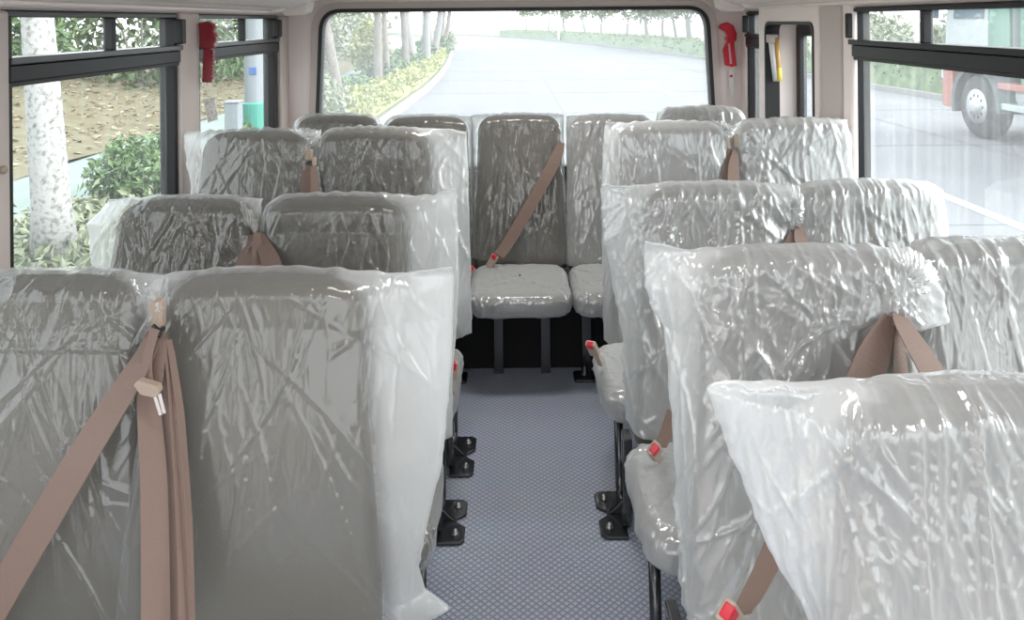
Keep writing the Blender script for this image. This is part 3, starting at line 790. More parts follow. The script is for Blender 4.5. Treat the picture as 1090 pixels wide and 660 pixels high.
# --- puckered film gathered between neighbouring seats
def gather(key, c, rim, Y, m, pleat=0.006, n=9, seed=0):
    rng = np.random.default_rng(seed); c = V(*c, Y)
    pts = [V(*p, Y) for p in rim]; NA, NR = 90, 16; vs = []
    for i in range(NA):
        t = i / (NA - 1) * (len(pts) - 1); k = min(int(t), len(pts) - 2); p = pts[k].lerp(pts[k + 1], t - k)
        for j in range(NR):
            u = j / (NR - 1); q = c.lerp(p, 0.06 + 0.94 * u)
            w_ = math.asin(math.sin(i / NA * n * 2 * math.pi + seed)) / 1.57
            q.y += pleat * w_ * (0.3 + u) - 0.02 * math.sin(u * math.pi) + 0.004 * math.sin(i * 1.7 + j)
            q.z += 0.003 * math.sin(i * 0.9) * u
            vs.append(tuple(q))
    fs = [(i * NR + j, i * NR + j + 1, (i + 1) * NR + j + 1, (i + 1) * NR + j) for i in range(NA - 1) for j in range(NR - 1)]
    return nmesh('cover_gather', vs, fs, m, seats[key].root)
gather('R2a', (952, 300), [(946, 258), (975, 266), (994, 282), (1000, 298), (990, 322), (972, 338), (952, 343), (940, 338)], 1.70, 'film_lit', 0.004, 7, 1)
gather('R3a', (842, 222), [(838, 194), (850, 198), (856, 212), (856, 232), (850, 246), (838, 248)], 2.44, 'film_lit', 0.006, 7, 2)
gather('R4a', (770, 140), [(758, 128), (772, 130), (784, 136), (780, 146), (770, 150)], 3.15, 'film_lit', 0.006, 5, 3)
gather('L1w', (168, 322), [(140, 296), (160, 306), (174, 318), (178, 326), (166, 344), (150, 362), (138, 372)], 1.665, 'film', 0.007, 6, 4)
gather('L2w', (272, 250), [(256, 214), (266, 224), (276, 240), (272, 262), (262, 272)], 2.43, 'film', 0.006, 5, 5)
gather('L3w', (330, 148), [(308, 138), (322, 136), (342, 138), (342, 146), (332, 156), (320, 164)], 3.14, 'film_lit', 0.006, 5, 6)
# --- legs
def legs(key, x, ya, yb, s, plate=True, zt=0.285, label=None):
    g = leg(seats[key].root, x, ya, yb, zt, s, plate)
    if plate:
        p = [c for c in g.children if c.name.startswith('foot_plate')][0]
        foot_parts(p, x, ya, yb, s)
legs('L1a', -0.25, 1.02, 1.25, 1); legs('L1a', -0.75, 1.02, 1.25, -1)
legs('L2a', -0.245, 1.76, 1.98, 1); legs('L2a', -0.75, 1.76, 1.98, -1)
legs('L3a', -0.25, 2.44, 2.62, 1); legs('L3a', -0.24, 2.80, 3.02, 1); legs('L3a', -0.75, 2.46, 2.66, -1)
legs('R2a', 0.345, 1.02, 1.25, -1); legs('R2a', 0.80, 1.02, 1.25, 1)
legs('R3a', 0.335, 1.72, 1.96, -1, plate=False); legs('R3a', 0.80, 1.72, 1.96, 1)
legs('R4a', 0.338, 2.46, 2.66, -1); legs('R4a', 0.80, 2.46, 2.66, 1)
legs('R1a', 0.36, 0.40, 0.62, -1); legs('R1a', 0.80, 0.40, 0.62, 1)
for k, xs in (('L1w', (-1.2,)), ('L2w', (-1.2,)), ('L3w', (-1.2,)), ('R2w', (1.27,)), ('R3w', (1.27,)), ('R4w', (1.29,))):
    for x in xs: legs(k, x, seats[k].Y - 0.7, seats[k].Y - 0.48, 1 if x < 0 else -1)
for k, xs in (('B1', (-1.0, -0.74)), ('B2', (-0.56, -0.30)), ('B3', (-0.082, 0.130)), ('B4', (0.315, 0.60)), ('B5', (0.80, 1.06))):
    for x in xs:
        MB().box(x - 0.022, x + 0.022, 3.60, 3.63, 0.0, 0.342).build('leg', 'steel', seats[k].root, bevel=0.004)
for k, x in (('B4', 0.30), ('B2', -0.27)):
    g = MB().prism(rpoly([(x - .05, 3.50), (x + .05, 3.50), (x + .05, 3.60), (x - .05, 3.60)], 0.02), 'z', 0.001, 0.014).build('foot_plate', 'steel', seats[k].root, bevel=0.004)
    MB().lathe([(0.022, 0.0), (0.022, 0.010), (0.014, 0.014), (0.014, 0.04), (0.010, 0.045)], (x, 3.55, 0.014), 'z', 12).build('bolt', 'steel', g, smooth=True)

# --- belts
FRONT = (1, 0, 0)
def belt(key, pts, wd, w, name='belt', thick=0.0022):
    return ribbon(pts, wd, w, thick).build(name, 'belt', seats[key].root, smooth=False)
def guide(key, p, h=0.028, w=0.012):
    return MB().obox(p, (1, 0, 0), (0, 1, 0), (0, 0, 1), w, 0.014, h).build('belt_guide', 'buckle', seats[key].root, bevel=0.008)
# nearest left pair: diagonal belt over the window seat, bundle hanging by the aisle seat
belt('L1w', [V(166, 350, 1.655), V(146, 392, 1.585), V(92, 478, 1.53), V(20, 600, 1.49), V(-60, 740, 1.45)], [(0.85, 0, 0.5)] * 5, [0.05, 0.064, 0.064, 0.064, 0.064])
guide('L1w', V(168, 333, 1.66), 0.030, 0.014)
belt('L1a', [V(171, 352, 1.64), V(177, 420, 1.60), V(185, 520, 1.55), V(190, 680, 1.48)], [(1, -0.5, 0)] * 4, [0.022, 0.045, 0.058, 0.060])
belt('L1a', [V(163, 352, 1.62), V(158, 420, 1.585), V(164, 520, 1.53), V(166, 680, 1.46)], [(1, 0.6, 0)] * 4, [0.020, 0.042, 0.048, 0.050])
belt('L1a', [V(178, 362, 1.63), V(188, 440, 1.59), V(196, 560, 1.53), V(199, 680, 1.47)], [(0.5, 1, 0)] * 4, [0.02, 0.034, 0.036, 0.036])
belt('L1a', [V(165, 350, 1.60), V(157, 380, 1.585), V(158, 406, 1.565), V(166, 410, 1.565), V(170, 385, 1.59), V(170, 354, 1.61)], [(1, -0.3, 0)] * 6, 0.022)
MB().tube([V(163, 347, 1.61), V(170, 353, 1.60), V(174, 349, 1.62), V(168, 358, 1.60)], 0.005, 8).build('belt_hook', 'black', seats['L1a'].root, smooth=True)
tgm = MB().prism(rpoly([W(144, 407, 1.555), W(150, 403, 1.555), W(170, 409, 1.555), W(172, 416, 1.555), W(167, 421, 1.555), W(152, 418, 1.555)], 0.004, 4), 'y', 1.545, 1.563).build('belt_tongue', 'buckle', seats['L1a'].root, bevel=0.003)
tp = MB()
tp.obox((V(165, 422, 1.554) + V(171, 441, 1.554)) / 2, V(171, 441, 1.554) - V(165, 422, 1.554), (0, 1, 0), Vector((0, 1, 0)).cross(V(171, 441, 1.554) - V(165, 422, 1.554)), 0.020, 0.0018, 0.0035)
tp.obox((V(170, 420, 1.554) + V(175, 439, 1.554)) / 2, V(175, 439, 1.554) - V(170, 420, 1.554), (0, 1, 0), Vector((0, 1, 0)).cross(V(175, 439, 1.554) - V(170, 420, 1.554)), 0.020, 0.0018, 0.0035)
tp.build('tongue_blade', 'chrome', tgm, bevel=0.001)
# second left pair
belt('L2w', [V(270, 250, 2.44), V(262, 275, 2.40), V(246, 310, 2.34), V(232, 345, 2.30)], [(0.9, 0, 0.4)] * 4, [0.04, 0.058, 0.06, 0.06])
belt('L2a', [V(275, 250, 2.43), V(288, 278, 2.37), V(298, 310, 2.33)], [(0.9, -0.3, -0.3)] * 3, [0.03, 0.055, 0.06])
belt('L2a', [V(273, 248, 2.41), V(274, 270, 2.39), V(276, 310, 2.35)], [(0.6, 0.6, 0)] * 3, [0.02, 0.035, 0.04])
guide('L2w', V(272, 240, 2.46), 0.020, 0.010)
# third left pair
belt('L3w', [V(326, 176, 3.15), V(327, 195, 3.11), V(326, 225, 3.06)], [(1, 0, 0)] * 3, [0.03, 0.05, 0.05])
belt('L3a', [V(334, 176, 3.13), V(335, 195, 3.09), V(336, 225, 3.04)], [(1, 0.2, 0)] * 3, [0.02, 0.03, 0.04])
guide('L3w', V(329, 165, 3.15), 0.022, 0.016)
guide('L3a', V(335, 172, 3.14), 0.018, 0.008)
# second right pair
belt('R2a', [V(947, 335, 1.66), V(940, 355, 1.63), V(928, 385, 1.60), V(900, 450, 1.55)], [(1, 0.3, 0.1)] * 4, [0.016, 0.046, 0.072, 0.075])
belt('R2w', [V(958, 335, 1.66), V(966, 352, 1.62), V(990, 392, 1.57), V(1030, 460, 1.50)], [(0.9, 0.3, -0.3)] * 4, [0.03, 0.06, 0.075, 0.075])
belt('R2w', [V(955, 340, 1.65), V(957, 368, 1.64), V(960, 410, 1.60)], [(0.8, 0.6, 0)] * 3, [0.03, 0.04, 0.05])
guide('R2w', V(958, 285, 1.735), 0.03, 0.022)
belt('R2a', [V(834, 560, 1.42), V(815, 605, 1.36), V(797, 640, 1.31), V(788, 655, 1.28)], [(1, 0, 0.5)] * 4, 0.044)
buckle(seats['R2a'].root, V(779, 660, 1.27), V(771, 650, 1.25) - V(779, 662, 1.27), (0.2, -1, 0.5))
# third right pair
belt('R3a', [V(846, 243, 2.43), V(843, 255, 2.41), V(836, 275, 2.38)], [(1, 0, 0)] * 3, [0.015, 0.03, 0.05], )
belt('R3w', [V(850, 240, 2.43), V(853, 255, 2.41), V(864, 280, 2.36)], [(0.9, 0.2, -0.2)] * 3, [0.02, 0.05, 0.06])
belt('R3a', [V(718, 438, 2.19), V(711, 458, 2.15), V(702, 476, 2.10)], [(1, 0, 0.4)] * 3, 0.042)
buckle(seats['R3a'].root, V(697, 480, 2.08), V(690, 472, 2.0) - V(697, 484, 2.09), (-0.2, -0.8, 0.6))
# fourth right pair
belt('R4a', [V(777, 158, 3.16), V(775, 178, 3.12), V(773, 200, 3.08)], [(1, 0, 0)] * 3, [0.02, 0.035, 0.04])
belt('R4w', [V(783, 160, 3.15), V(781, 178, 3.11), V(781, 200, 3.07)], [(1, 0.2, 0)] * 3, [0.02, 0.045, 0.05])
guide('R4a', V(773, 150, 3.17), 0.028, 0.010); guide('R4w', V(783, 150, 3.17), 0.028, 0.013)
buckle(seats['R4a'].root, V(631, 371, 2.72), V(627, 362, 2.68) - V(638, 385, 2.76), (-0.5, -1, 0.2), 0.95)
buckle(seats['L3a'].root, V(480.5, 398, 2.74), (0.05, -0.15, 1), (0.3, -1, 0), 1.15)
# middle rear seat
belt('B3', [V(597, 152, 3.90), V(590, 172, 3.845), V(566, 216, 3.80), V(541, 258, 3.765), V(531, 272, 3.75)], [(0.9, 0, 0.4)] * 5, [0.04, 0.058, 0.058, 0.055, 0.05])
buckle(seats['B3'].root, V(524, 278, 3.72), V(527, 271, 3.715) - V(519, 286, 3.73), (-0.3, -1, 0.3), 0.9)
buckle(seats['B3'].root, V(500, 290, 3.66), V(504, 284, 3.655) - V(495, 297, 3.665), (-0.3, -1, 0.4), 0.8)
belt('B5', [V(712, 160, 3.95), V(712, 200, 3.9)], [(1, 0, 0)] * 2, 0.04)

# ================================================================== OUTSIDE
GZ = -0.5
LC = [(-20, -2.6), (14, -2.6), (20, -2.58), (24.4, -2.55), (30, -2.7), (37, -3.0), (54, -4.1), (70, -5.4), (89, -7.6), (130, -15), (170, -30)]   # (Y, X) left kerb
RC = [(-20, 10.6), (19, 10.7), (24, 10.4), (40, 9.8), (52, 8.7), (77, 4.8), (95, 0.6), (111, -4.8), (140, -20), (160, -40)]
def at(cur, y): return float(np.interp(y, [c[0] for c in cur], [c[1] for c in cur]))
def strip(cur, d0, d1, z0, z1, y0=-20, y1=165, n=60, top=None):
    mb = MB(); ys = np.linspace(y0, y1, n)
    vs = []
    for y in ys:
        x = at(cur, y)
        vs += [(x + d0, y, z0), (x + d1, y, z1)]
    return mb.add(vs, [(2 * i, 2 * i + 1, 2 * i + 3, 2 * i + 2) for i in range(n - 1)])
struct(MB().box(-150, 150, -60, 400, GZ - 0.3, GZ - 0.06).build('ground', 'land'))
rd = MB(); ys = np.linspace(-20, 160, 70); vs = []
for y in ys: vs += [(at(LC, y), y, GZ), (at(RC, y), y, GZ)]
struct(rd.add(vs, [(2 * i, 2 * i + 1, 2 * i + 3, 2 * i + 2) for i in range(69)]).build('road', 'road'))
def kerb(cur, s):
    mb = MB(); ys = np.linspace(-20, 160, 80); vs = []
    for y in ys:
        x = at(cur, y); vs += [(x, y, GZ - 0.02), (x, y, GZ + 0.14), (x + s * 0.16, y, GZ + 0.14), (x + s * 0.16, y, GZ - 0.02)]
    fs = [(4 * i + k, 4 * i + k + 1, 4 * i + 5 + k, 4 * i + 4 + k) for i in range(79) for k in range(3)]
    return struct(mb.add(vs, fs).build('kerb', 'curb'))
kerb(LC, -1); kerb(RC, 1)
struct(strip(LC, -2.3, -0.16, GZ + 0.10, GZ + 0.12).build('verge', 'soil'))
struct(strip(LC, -3.95, -2.28, GZ + 0.06, GZ + 0.06).build('footpath', 'path'))
# lane paint and slab seams on the road
def line(x0, x1, ya, yb, m, w=0.12):
    return MB().add([(x0 - w / 2, ya, GZ + 0.006), (x0 + w / 2, ya, GZ + 0.006), (x1 + w / 2, yb, GZ + 0.006), (x1 - w / 2, yb, GZ + 0.006)], [(0, 1, 2, 3)])
lane = line(5.0, 5.0, 3, 9.5, 'paint', 0.15)
for ya in (14, 22, 30, 38): lane.add(*(lambda m: (m.v, m.f))(line(4.4, 4.2, ya, ya + 4, 'paint', 0.14)))
struct(lane.build('lane_marking', 'paint'))
sm = MB()
for y in np.arange(8, 60, 5.0): sm.box(at(LC, y) + 0.1, at(RC, y) - 0.1, y, y + 0.03, GZ + 0.002, GZ + 0.005)
for a, b in ((1.2, 0.9), (7.6, 6.9)): sm.add(*(lambda m: (m.v, m.f))(line(a, b, 2, 60, 'seam', 0.03)))
struct(sm.build('road_joint', 'seam'))

# leaf-strewn slope beyond the path
ny, nx = 60, 14
ys = np.linspace(-15, 60, ny); ds = np.linspace(3.93, 14, nx); vs = []
rng = np.random.default_rng(3)
for y in ys:
    for d in ds:
        t = (d - 3.93) / 4.5
        vs.append((at(LC, y) - d, y, GZ + 0.07 + 0.85 * min(1, t) ** 1.3 * (1 - 0.55 * np.clip((y - 18) / 12, 0, 1)) + rng.normal(0, 0.02)))
struct(MB().add(vs, [(i * nx + k, i * nx + k + 1, (i + 1) * nx + k + 1, (i + 1) * nx + k) for i in range(ny - 1) for k in range(nx - 1)]).build('slope', 'slope', smooth=True))
def slope_z(x, y):
    d = at(LC, y) - x; t = max(0, (d - 3.93) / 4.5)
    return GZ + 0.07 + 0.85 * min(1, t) ** 1.3 * (1 - 0.55 * float(np.clip((y - 18) / 12, 0, 1)))

def leaf_mesh(name, P, size, m, parent=None, rng=rng, flat=0.0, asp=0.5):
    """diamond leaves, bent along the midrib"""
    P = np.asarray(P, float); n = len(P)
    d = rng.normal(size=(n, 3)); d[:, 2] *= (1 - flat); d /= np.linalg.norm(d, axis=1, keepdims=True)
    e = rng.normal(size=(n, 3)); e[:, 2] *= (1 - flat); e -= d * (e * d).sum(1, keepdims=True); e /= np.linalg.norm(e, axis=1, keepdims=True)
    nn = np.cross(d, e); s = (size * rng.uniform(0.6, 1.3, n))[:, None]
    v = np.stack([P - d * s * 0.5, P + e * s * asp * 0.5 + nn * s * 0.12, P + d * s * 0.5, P - e * s * asp * 0.5 + nn * s * 0.12], 1).reshape(-1, 3)
    i = np.arange(n)[:, None] * 4
    f = np.vstack([i + np.array([0, 1, 2]), i + np.array([0, 2, 3])])
    return nmesh(name, v, f, m, parent, smooth=False)
def blob(c, r, n, rng=rng, shell=0.55):
    d = rng.normal(size=(n, 3)); d /= np.linalg.norm(d, axis=1, keepdims=True)
    t = rng.uniform(shell, 1, (n, 1)); k = 1 + 0.12 * np.sin(d[:, :1] * 7) * np.sin(d[:, 1:2] * 6)
    return np.array(c) + d * t * k * np.array(r)
P = []
for k in range(2600):
    y = rng.uniform(7, 30); d = rng.uniform(4.0, 9); x = at(LC, y) - d
    P.append((x, y, slope_z(x, y) + 0.03))
tag(leaf_mesh('fallen_leaves', P, 0.16, 'leaf_dry', flat=0.85), 'dry fallen leaves scattered over the brown slope beyond the path', 'leaves', kind='stuff')

def bush(name, label, cat, c, r, n, size, m, group=None, stem=True):
    t = thing(name, label, cat, (c[0], c[1], GZ + 0.1), group)
    P = blob(c, r, n); P = P[P[:, 2] > GZ + 0.12]
    leaf_mesh('foliage', P, size, m, t)
    mb = MB()
    for k in range(6):
        a = k * 1.05
        mb.tube([(c[0], c[1], GZ + 0.08), (c[0] + 0.3 * r[0] * math.cos(a), c[1] + 0.3 * r[1] * math.sin(a), c[2]), (c[0] + 0.7 * r[0] * math.cos(a), c[1] + 0.7 * r[1] * math.sin(a), c[2] + 0.5 * r[2])], [0.02, 0.014, 0.006], 6)
    mb.build('stem', 'bark', t)
    return t
bush('round_bush', 'round glossy green bush at the path edge outside the left window', 'bush', (-4.15, 9.0, -0.10), (0.62, 0.62, 0.46), 2600, 0.10, 'leaf_mid')
P = []
for k in range(5000):
    y = rng.uniform(4.0, 8.55); P.append((at(LC, y) - rng.uniform(0.2, 2.25), y, GZ + 0.12 + abs(rng.normal(0, 0.10))))
tag(leaf_mesh('ground_cover', P, 0.11, 'leaf_pale'), 'pale green ground cover on the verge under the left windows', 'plants', kind='stuff')

def tree(label, base, top, r0, m, crown=None, cm='leaf_mid', group='roadside trees', n=700, name='roadside_tree', ls=0.22, curve=0.0):
    t = thing(name, label, 'tree', base, group)
    b, tp = Vector(base), Vector(top); pts, rr = [], []
    for k in range(9):
        u = k / 8; p = b.lerp(tp, u); p.x += curve * math.sin(u * math.pi); pts.append(p); rr.append(r0 * (1.18 - 0.5 * u) * (1.25 if k == 0 else 1))
    MB().tube(pts, rr, 14).build('trunk', m, t, smooth=True)
    br = MB()
    for k in range(5):
        a = k * 1.3; p = b.lerp(tp, 0.85 + 0.03 * k); e = Vector((math.cos(a), math.sin(a), 1.0)) * 1.0
        br.tube([p, p + e * 0.5 + Vector((0, 0, 0.1)), p + e], [r0 * 0.4, r0 * 0.28, r0 * 0.12], 7)
    br.build('branches', m, t, smooth=True)
    c = tp + Vector((0, 0, 1.0))
    P = np.vstack([blob(c + Vector((rng.normal(0, .5), rng.normal(0, .5), rng.normal(0, .3))), (1.1, 1.1, 0.75), n // 4) for _ in range(4)])
    leaf_mesh('crown', P, ls, cm, t)
    return t
gz = GZ + 0.1
tree('tree with speckled whitewashed trunk, close outside the left front window', (-3.80, 6.6, gz), (-4.12, 6.7, 3.6), 0.135, 'bark_white', n=900)
lab = {16.3: ('leaning grey trunk at the left edge of the rear window', -3.5, -4.3),
       20.5: ('straight trunk left of centre in the rear window, largest of the row', -3.48, -3.5),
       22.5: ('thin trunk just behind the largest straight trunk in the rear window', -3.55, -3.75)}
for y, (l, x, xt) in lab.items():
    tree(l, (x, y, gz), (xt, y, 4.2), 0.10 if y < 22 else 0.075, 'bark', cm='leaf_pale')
rest = [(25.5, -3.45, 'dark thin trunk standing between the yellow shrub and the pale trunk'), (29.5, -3.6, 'trunk beside the pale broad trunk in the rear window row'),
        (31.5, -3.45, 'pale broad trunk in the middle of the rear window tree row'), (36, -3.75, 'slim trunk directly right of the pale broad trunk'),
        (41, -4.05, 'second slim trunk right of the pale broad trunk'), (46, -4.3, 'third from last trunk towards the road bend'),
        (52, -4.65, 'second to last trunk towards the road bend'), (58, -5.1, 'last trunk of the left row at the road bend')]
for k, (y, x, l) in enumerate(rest):
    tree(l, (x, y, gz), (x + (-0.5, -0.6, 0, 0.5, -0.3, 0.3, 0.5, 0.2)[k], y, 4.4), 0.15 if 'pale broad' in l else 0.075 + 0.0012 * y, 'bark_pale' if 'pale broad' in l else 'bark', cm='leaf_pale', n=400, ls=0.35, curve=(0.15, -0.1, 0, 0.2, -0.2, 0.1, 0.2, -0.2)[k])

# hedges along the left kerb: yellow low hedge in front, darker round bushes behind
P = []
for k in range(9000):
    y = 14.0 + 43 * rng.random() ** 1.6; d = rng.uniform(0.25, 1.0); h = 0.55 * (1 - abs(d - 0.65) ** 3)
    P.append((at(LC, y) - d, y, GZ + 0.12 + h * math.sqrt(rng.random()) + 0.05 * math.sin(y * 3)))
t = thing('low_hedge', 'yellow green low hedge along the left road kerb', 'hedge', (at(LC, 14), 14, GZ + 0.1))
leaf_mesh('foliage', P, 0.15, 'leaf_yellow', t)
core = MB(); ys = np.linspace(14.3, 57, 40); vs = []
for y in ys: vs += [(at(LC, y) - 1.0, y, GZ + 0.1), (at(LC, y) - 0.95, y, GZ + 0.5), (at(LC, y) - 0.4, y, GZ + 0.5), (at(LC, y) - 0.3, y, GZ + 0.1)]
core.add(vs, [(4 * i + k, 4 * i + k + 1, 4 * i + 5 + k, 4 * i + 4 + k) for i in range(39) for k in range(3)]).build('hedge_core', 'leaf_yellow', t)
names = ['large pale green bush filling the lower left corner of the rear window', 'green bush at the foot of the leaning trunk', 'dark bush in front of the largest straight trunk',
         'dark bush right of the largest straight trunk', 'dark bush below the dark thin trunk', 'bush below the pale broad trunk', 'bush beyond the pale broad trunk',
         'small far bush at the kerb bend', 'farthest bush of the row at the road bend']
for k, (y, dx, r, m) in enumerate([(13.6, 1.0, 0.85, 'leaf_pale'), (16.2, 1.25, 0.50, 'leaf_mid'), (18.8, 1.15, 0.52, 'leaf_mid'), (21.8, 1.15, 0.58, 'leaf_dark'), (25, 1.2, 0.62, 'leaf_mid'),
                                   (30, 1.25, 0.75, 'leaf_mid'), (36, 1.2, 0.8, 'leaf_mid'), (44, 1.0, 0.95, 'leaf_mid'), (54, 0.9, 1.1, 'leaf_pale')]):
    bush('roadside_bush', names[k], 'bush', (at(LC, y) - dx, y, GZ + 0.1 + r * 0.55), (r, r * 1.5, r * 0.85), 1500, 0.10 + 0.003 * y, m, 'bushes along the left kerb')
bush('yellow_shrub', 'bright yellow shrub across the path behind the tree row', 'shrub', (-5.6, 31, 0.55), (0.75, 0.75, 1.2), 1200, 0.24, 'leaf_yellow')
# thicket at the top of the slope
tl = ['dark thicket shrub at the top of the slope, nearest the bus', 'dark thicket shrub at the slope top, seen through the left front window', 'dark thicket shrub right of the whitewashed trunk on the slope',
      'thicket shrub between the two left windows on the slope', 'thicket shrub at the slope top beyond the second left window', 'tall thicket shrub at the far left of the rear window',
      'tall thicket shrub behind the leaning trunk', 'tall thicket shrub behind the largest straight trunk', 'pale thicket shrub farther behind the straight trunk',
      'pale far thicket shrub behind the yellow shrub', 'palest far thicket shrub left of the road bend']
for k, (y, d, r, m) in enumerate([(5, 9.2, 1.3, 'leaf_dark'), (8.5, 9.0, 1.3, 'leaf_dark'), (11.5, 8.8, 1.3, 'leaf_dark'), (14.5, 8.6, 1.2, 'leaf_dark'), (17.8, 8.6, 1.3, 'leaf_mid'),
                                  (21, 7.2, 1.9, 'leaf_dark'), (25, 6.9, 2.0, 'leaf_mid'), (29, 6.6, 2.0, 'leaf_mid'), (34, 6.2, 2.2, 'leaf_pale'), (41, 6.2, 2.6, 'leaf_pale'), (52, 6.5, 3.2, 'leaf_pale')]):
    x = at(LC, y) - d; z = slope_z(x, y)
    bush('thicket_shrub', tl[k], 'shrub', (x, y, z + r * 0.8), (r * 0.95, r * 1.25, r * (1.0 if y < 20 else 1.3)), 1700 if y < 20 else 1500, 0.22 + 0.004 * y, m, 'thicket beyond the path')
# pale post, grey box seen through the second left window
Yp = 9.6
t = thing('street_column', 'pale column with teal base and blue mark outside the second left window', 'column', (W(271, 120, Yp)[0], Yp, GZ + 0.08))
x0 = W(271, 120, Yp)[0]
MB().lathe([(0.115, GZ + 0.08), (0.115, 2.2)], (x0, Yp, 0), 'z', 24).build('shaft', 'bluegrey', t, smooth=False)
MB().lathe([(0.135, GZ + 0.08), (0.135, zl(110, 271, Yp)), (0.12, zl(108, 271, Yp))], (x0, Yp, 0), 'z', 24).build('base', 'teal', t)
MB().obox((x0 + 0.02, Yp - 0.117, zl(75, 271, Yp)), (1, 0, 0), (0, 1, 0), (0, 0, 1), 0.045, 0.004, 0.045).build('mark', 'blue', t, bevel=0.02)
Yb_ = 8.8
x0 = W(246, 120, Yb_)[0]
t = thing('utility_box', 'grey green utility box standing left of the teal column', 'box', (x0, Yb_, GZ + 0.08))
MB().box(x0 - 0.075, x0 + 0.075, Yb_, Yb_ + 0.16, GZ + 0.08, zl(110, 246, Yb_)).build('housing', 'bluegrey', t, bevel=0.012)
MB().box(x0 - 0.085, x0 + 0.085, Yb_ - 0.01, Yb_ + 0.17, zl(110, 246, Yb_), zl(108, 246, Yb_)).build('lid', 'bluegrey', t, bevel=0.006)
bush('low_shrub', 'low shrub beside the teal column outside second left window', 'shrub', (W(258, 128, 9.2)[0], 9.2, 0.05), (0.20, 0.3, 0.42), 700, 0.08, 'leaf_mid')

# far side of the road: hedge, trees, lamp posts
P = []; 
for k in range(15000):
    y = 8 + 96 * rng.random() ** 2.0; d = rng.uniform(0.5, 2.0); P.append((at(RC, y) + d, y, GZ + 0.12 + 0.85 * math.sqrt(rng.random())))
P = np.array(P)
t = thing('far_hedge', 'long pale hedge on the far side of the road', 'hedge', (10.8, 20, GZ))
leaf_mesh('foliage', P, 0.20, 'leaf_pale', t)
core = MB(); ys = np.linspace(8, 104, 50); vs = []
for y in ys: vs += [(at(RC, y) + 0.5, y, GZ), (at(RC, y) + 0.6, y, GZ + 0.8), (at(RC, y) + 1.9, y, GZ + 0.8), (at(RC, y) + 2.0, y, GZ)]
core.add(vs, [(4 * i + k, 4 * i + k + 1, 4 * i + 5 + k, 4 * i + 4 + k) for i in range(49) for k in range(3)]).build('hedge_core', 'leaf_mid', t)
struct(strip(RC, 0.16, 2.4, GZ + 0.10, GZ + 0.10).build('far_verge', 'soil'))
ft = [(735, 47, 'rightmost tree across the road in the rear window'), (722, 50, 'second tree from the right across the road'), (712, 48, 'third tree from the right across the road'), (698, 52, 'tree across the road above the red hammer side of the rear seats'),
      (686, 54, 'fifth tree from the right across the road'), (670, 56, 'slender tree across the road, sixth from the right'), (657, 59, 'seventh tree from the right across the road'), (648, 61, 'eighth tree from the right across the road'),
      (630, 66, 'ninth tree from the right across the road'), (612, 72, 'tenth tree from the right, beyond the road bend'), (594, 78, 'far small tree near the middle of the rear window'), (575, 84, 'farther small tree at the road bend'),
      (556, 92, 'smallest far tree at the road bend'), (535, 100, 'leftmost far tree across the road bend')]
for k, (px, Y, l) in enumerate(ft):
    x = (px - CX) * Y / F
    x = max(x, at(RC, Y) + 2.6)
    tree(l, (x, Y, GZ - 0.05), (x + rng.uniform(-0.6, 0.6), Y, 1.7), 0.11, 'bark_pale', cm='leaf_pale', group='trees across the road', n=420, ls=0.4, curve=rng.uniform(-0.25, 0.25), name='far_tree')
for k, (px, Y, l) in enumerate([(572, 80, 'white lamp post at the road bend, left of the far trees'), (748, 44, 'white lamp post across the road near the right rear window edge')]):
    x = max((px - CX) * Y / F, at(RC, Y) + 0.4)
    t = thing('lamp_post', l, 'lamp post', (x, Y, GZ), 'lamp posts across the road')
    MB().tube([(x, Y, GZ - 0.05), (x, Y, 6.5)], [0.11, 0.06], 10).build('pole', 'white', t)
    MB().tube([(x, Y, 6.4), (x - 0.5, Y, 6.9), (x - 1.4, Y, 7.0)], 0.045, 8).build('arm', 'white', t)
    MB().obox((x - 1.6, Y, 6.98), (1, 0, 0), (0, 1, 0), (0, 0, 1), 0.3, 0.12, 0.05).build('lamp_head', 'bluegrey', t, bevel=0.03)
for k, (y, l) in enumerate([(9.0, 'pale shrub mass across the road beside the truck'), (13.5, 'pale shrub mass behind the truck wheel'), (18, 'pale shrub mass across the road, left of the truck'), (24, 'pale shrub mass across the road by the right window edge'),
                            (31, 'shrub mass across the road seen through the deep set window'), (40, 'farther shrub mass across the road behind the right corner')]):
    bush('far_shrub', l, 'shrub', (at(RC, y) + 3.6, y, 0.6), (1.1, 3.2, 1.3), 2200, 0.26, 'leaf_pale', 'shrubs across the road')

# truck across the road
TX, TY = 7.95, 13.75
t = thing('truck', 'white and green truck with red step, parked across the road', 'truck', (TX + 1.2, TY, GZ))
def wheel(x, y, s):
    w = MB().lathe([(0.30, s * 0.0), (0.46, -s * 0.02), (0.53, s * 0.03), (0.545, s * 0.08), (0.545, s * 0.26), (0.52, s * 0.31), (0.30, s * 0.32)], (x, y, GZ + 0.545), 'x', 40).build('wheel', 'tyre', t, smooth=True)
    h = MB().lathe([(0.30, -s * 0.015), (0.295, s * 0.03), (0.22, s * 0.07), (0.15, s * 0.02), (0.14, -s * 0.05), (0.09, -s * 0.09), (0.05, -s * 0.10)], (x, y, GZ + 0.545), 'x', 32).build('hub', 'hub', w, smooth=True)
    nb = MB()
    for k in range(10):
        a = k * 2 * math.pi / 10; nb.obox((x + s * 0.02, y + 0.19 * math.cos(a), GZ + 0.545 + 0.19 * math.sin(a)), (1, 0, 0), (0, 1, 0), (0, 0, 1), 0.035, 0.022, 0.022)
    nb.build('wheel_nuts', 'hub', w)
wheel(TX, TY, 1); wheel(TX + 2.3, TY, -1); wheel(TX, TY - 4.2, 1); wheel(TX + 2.3, TY - 4.2, -1)
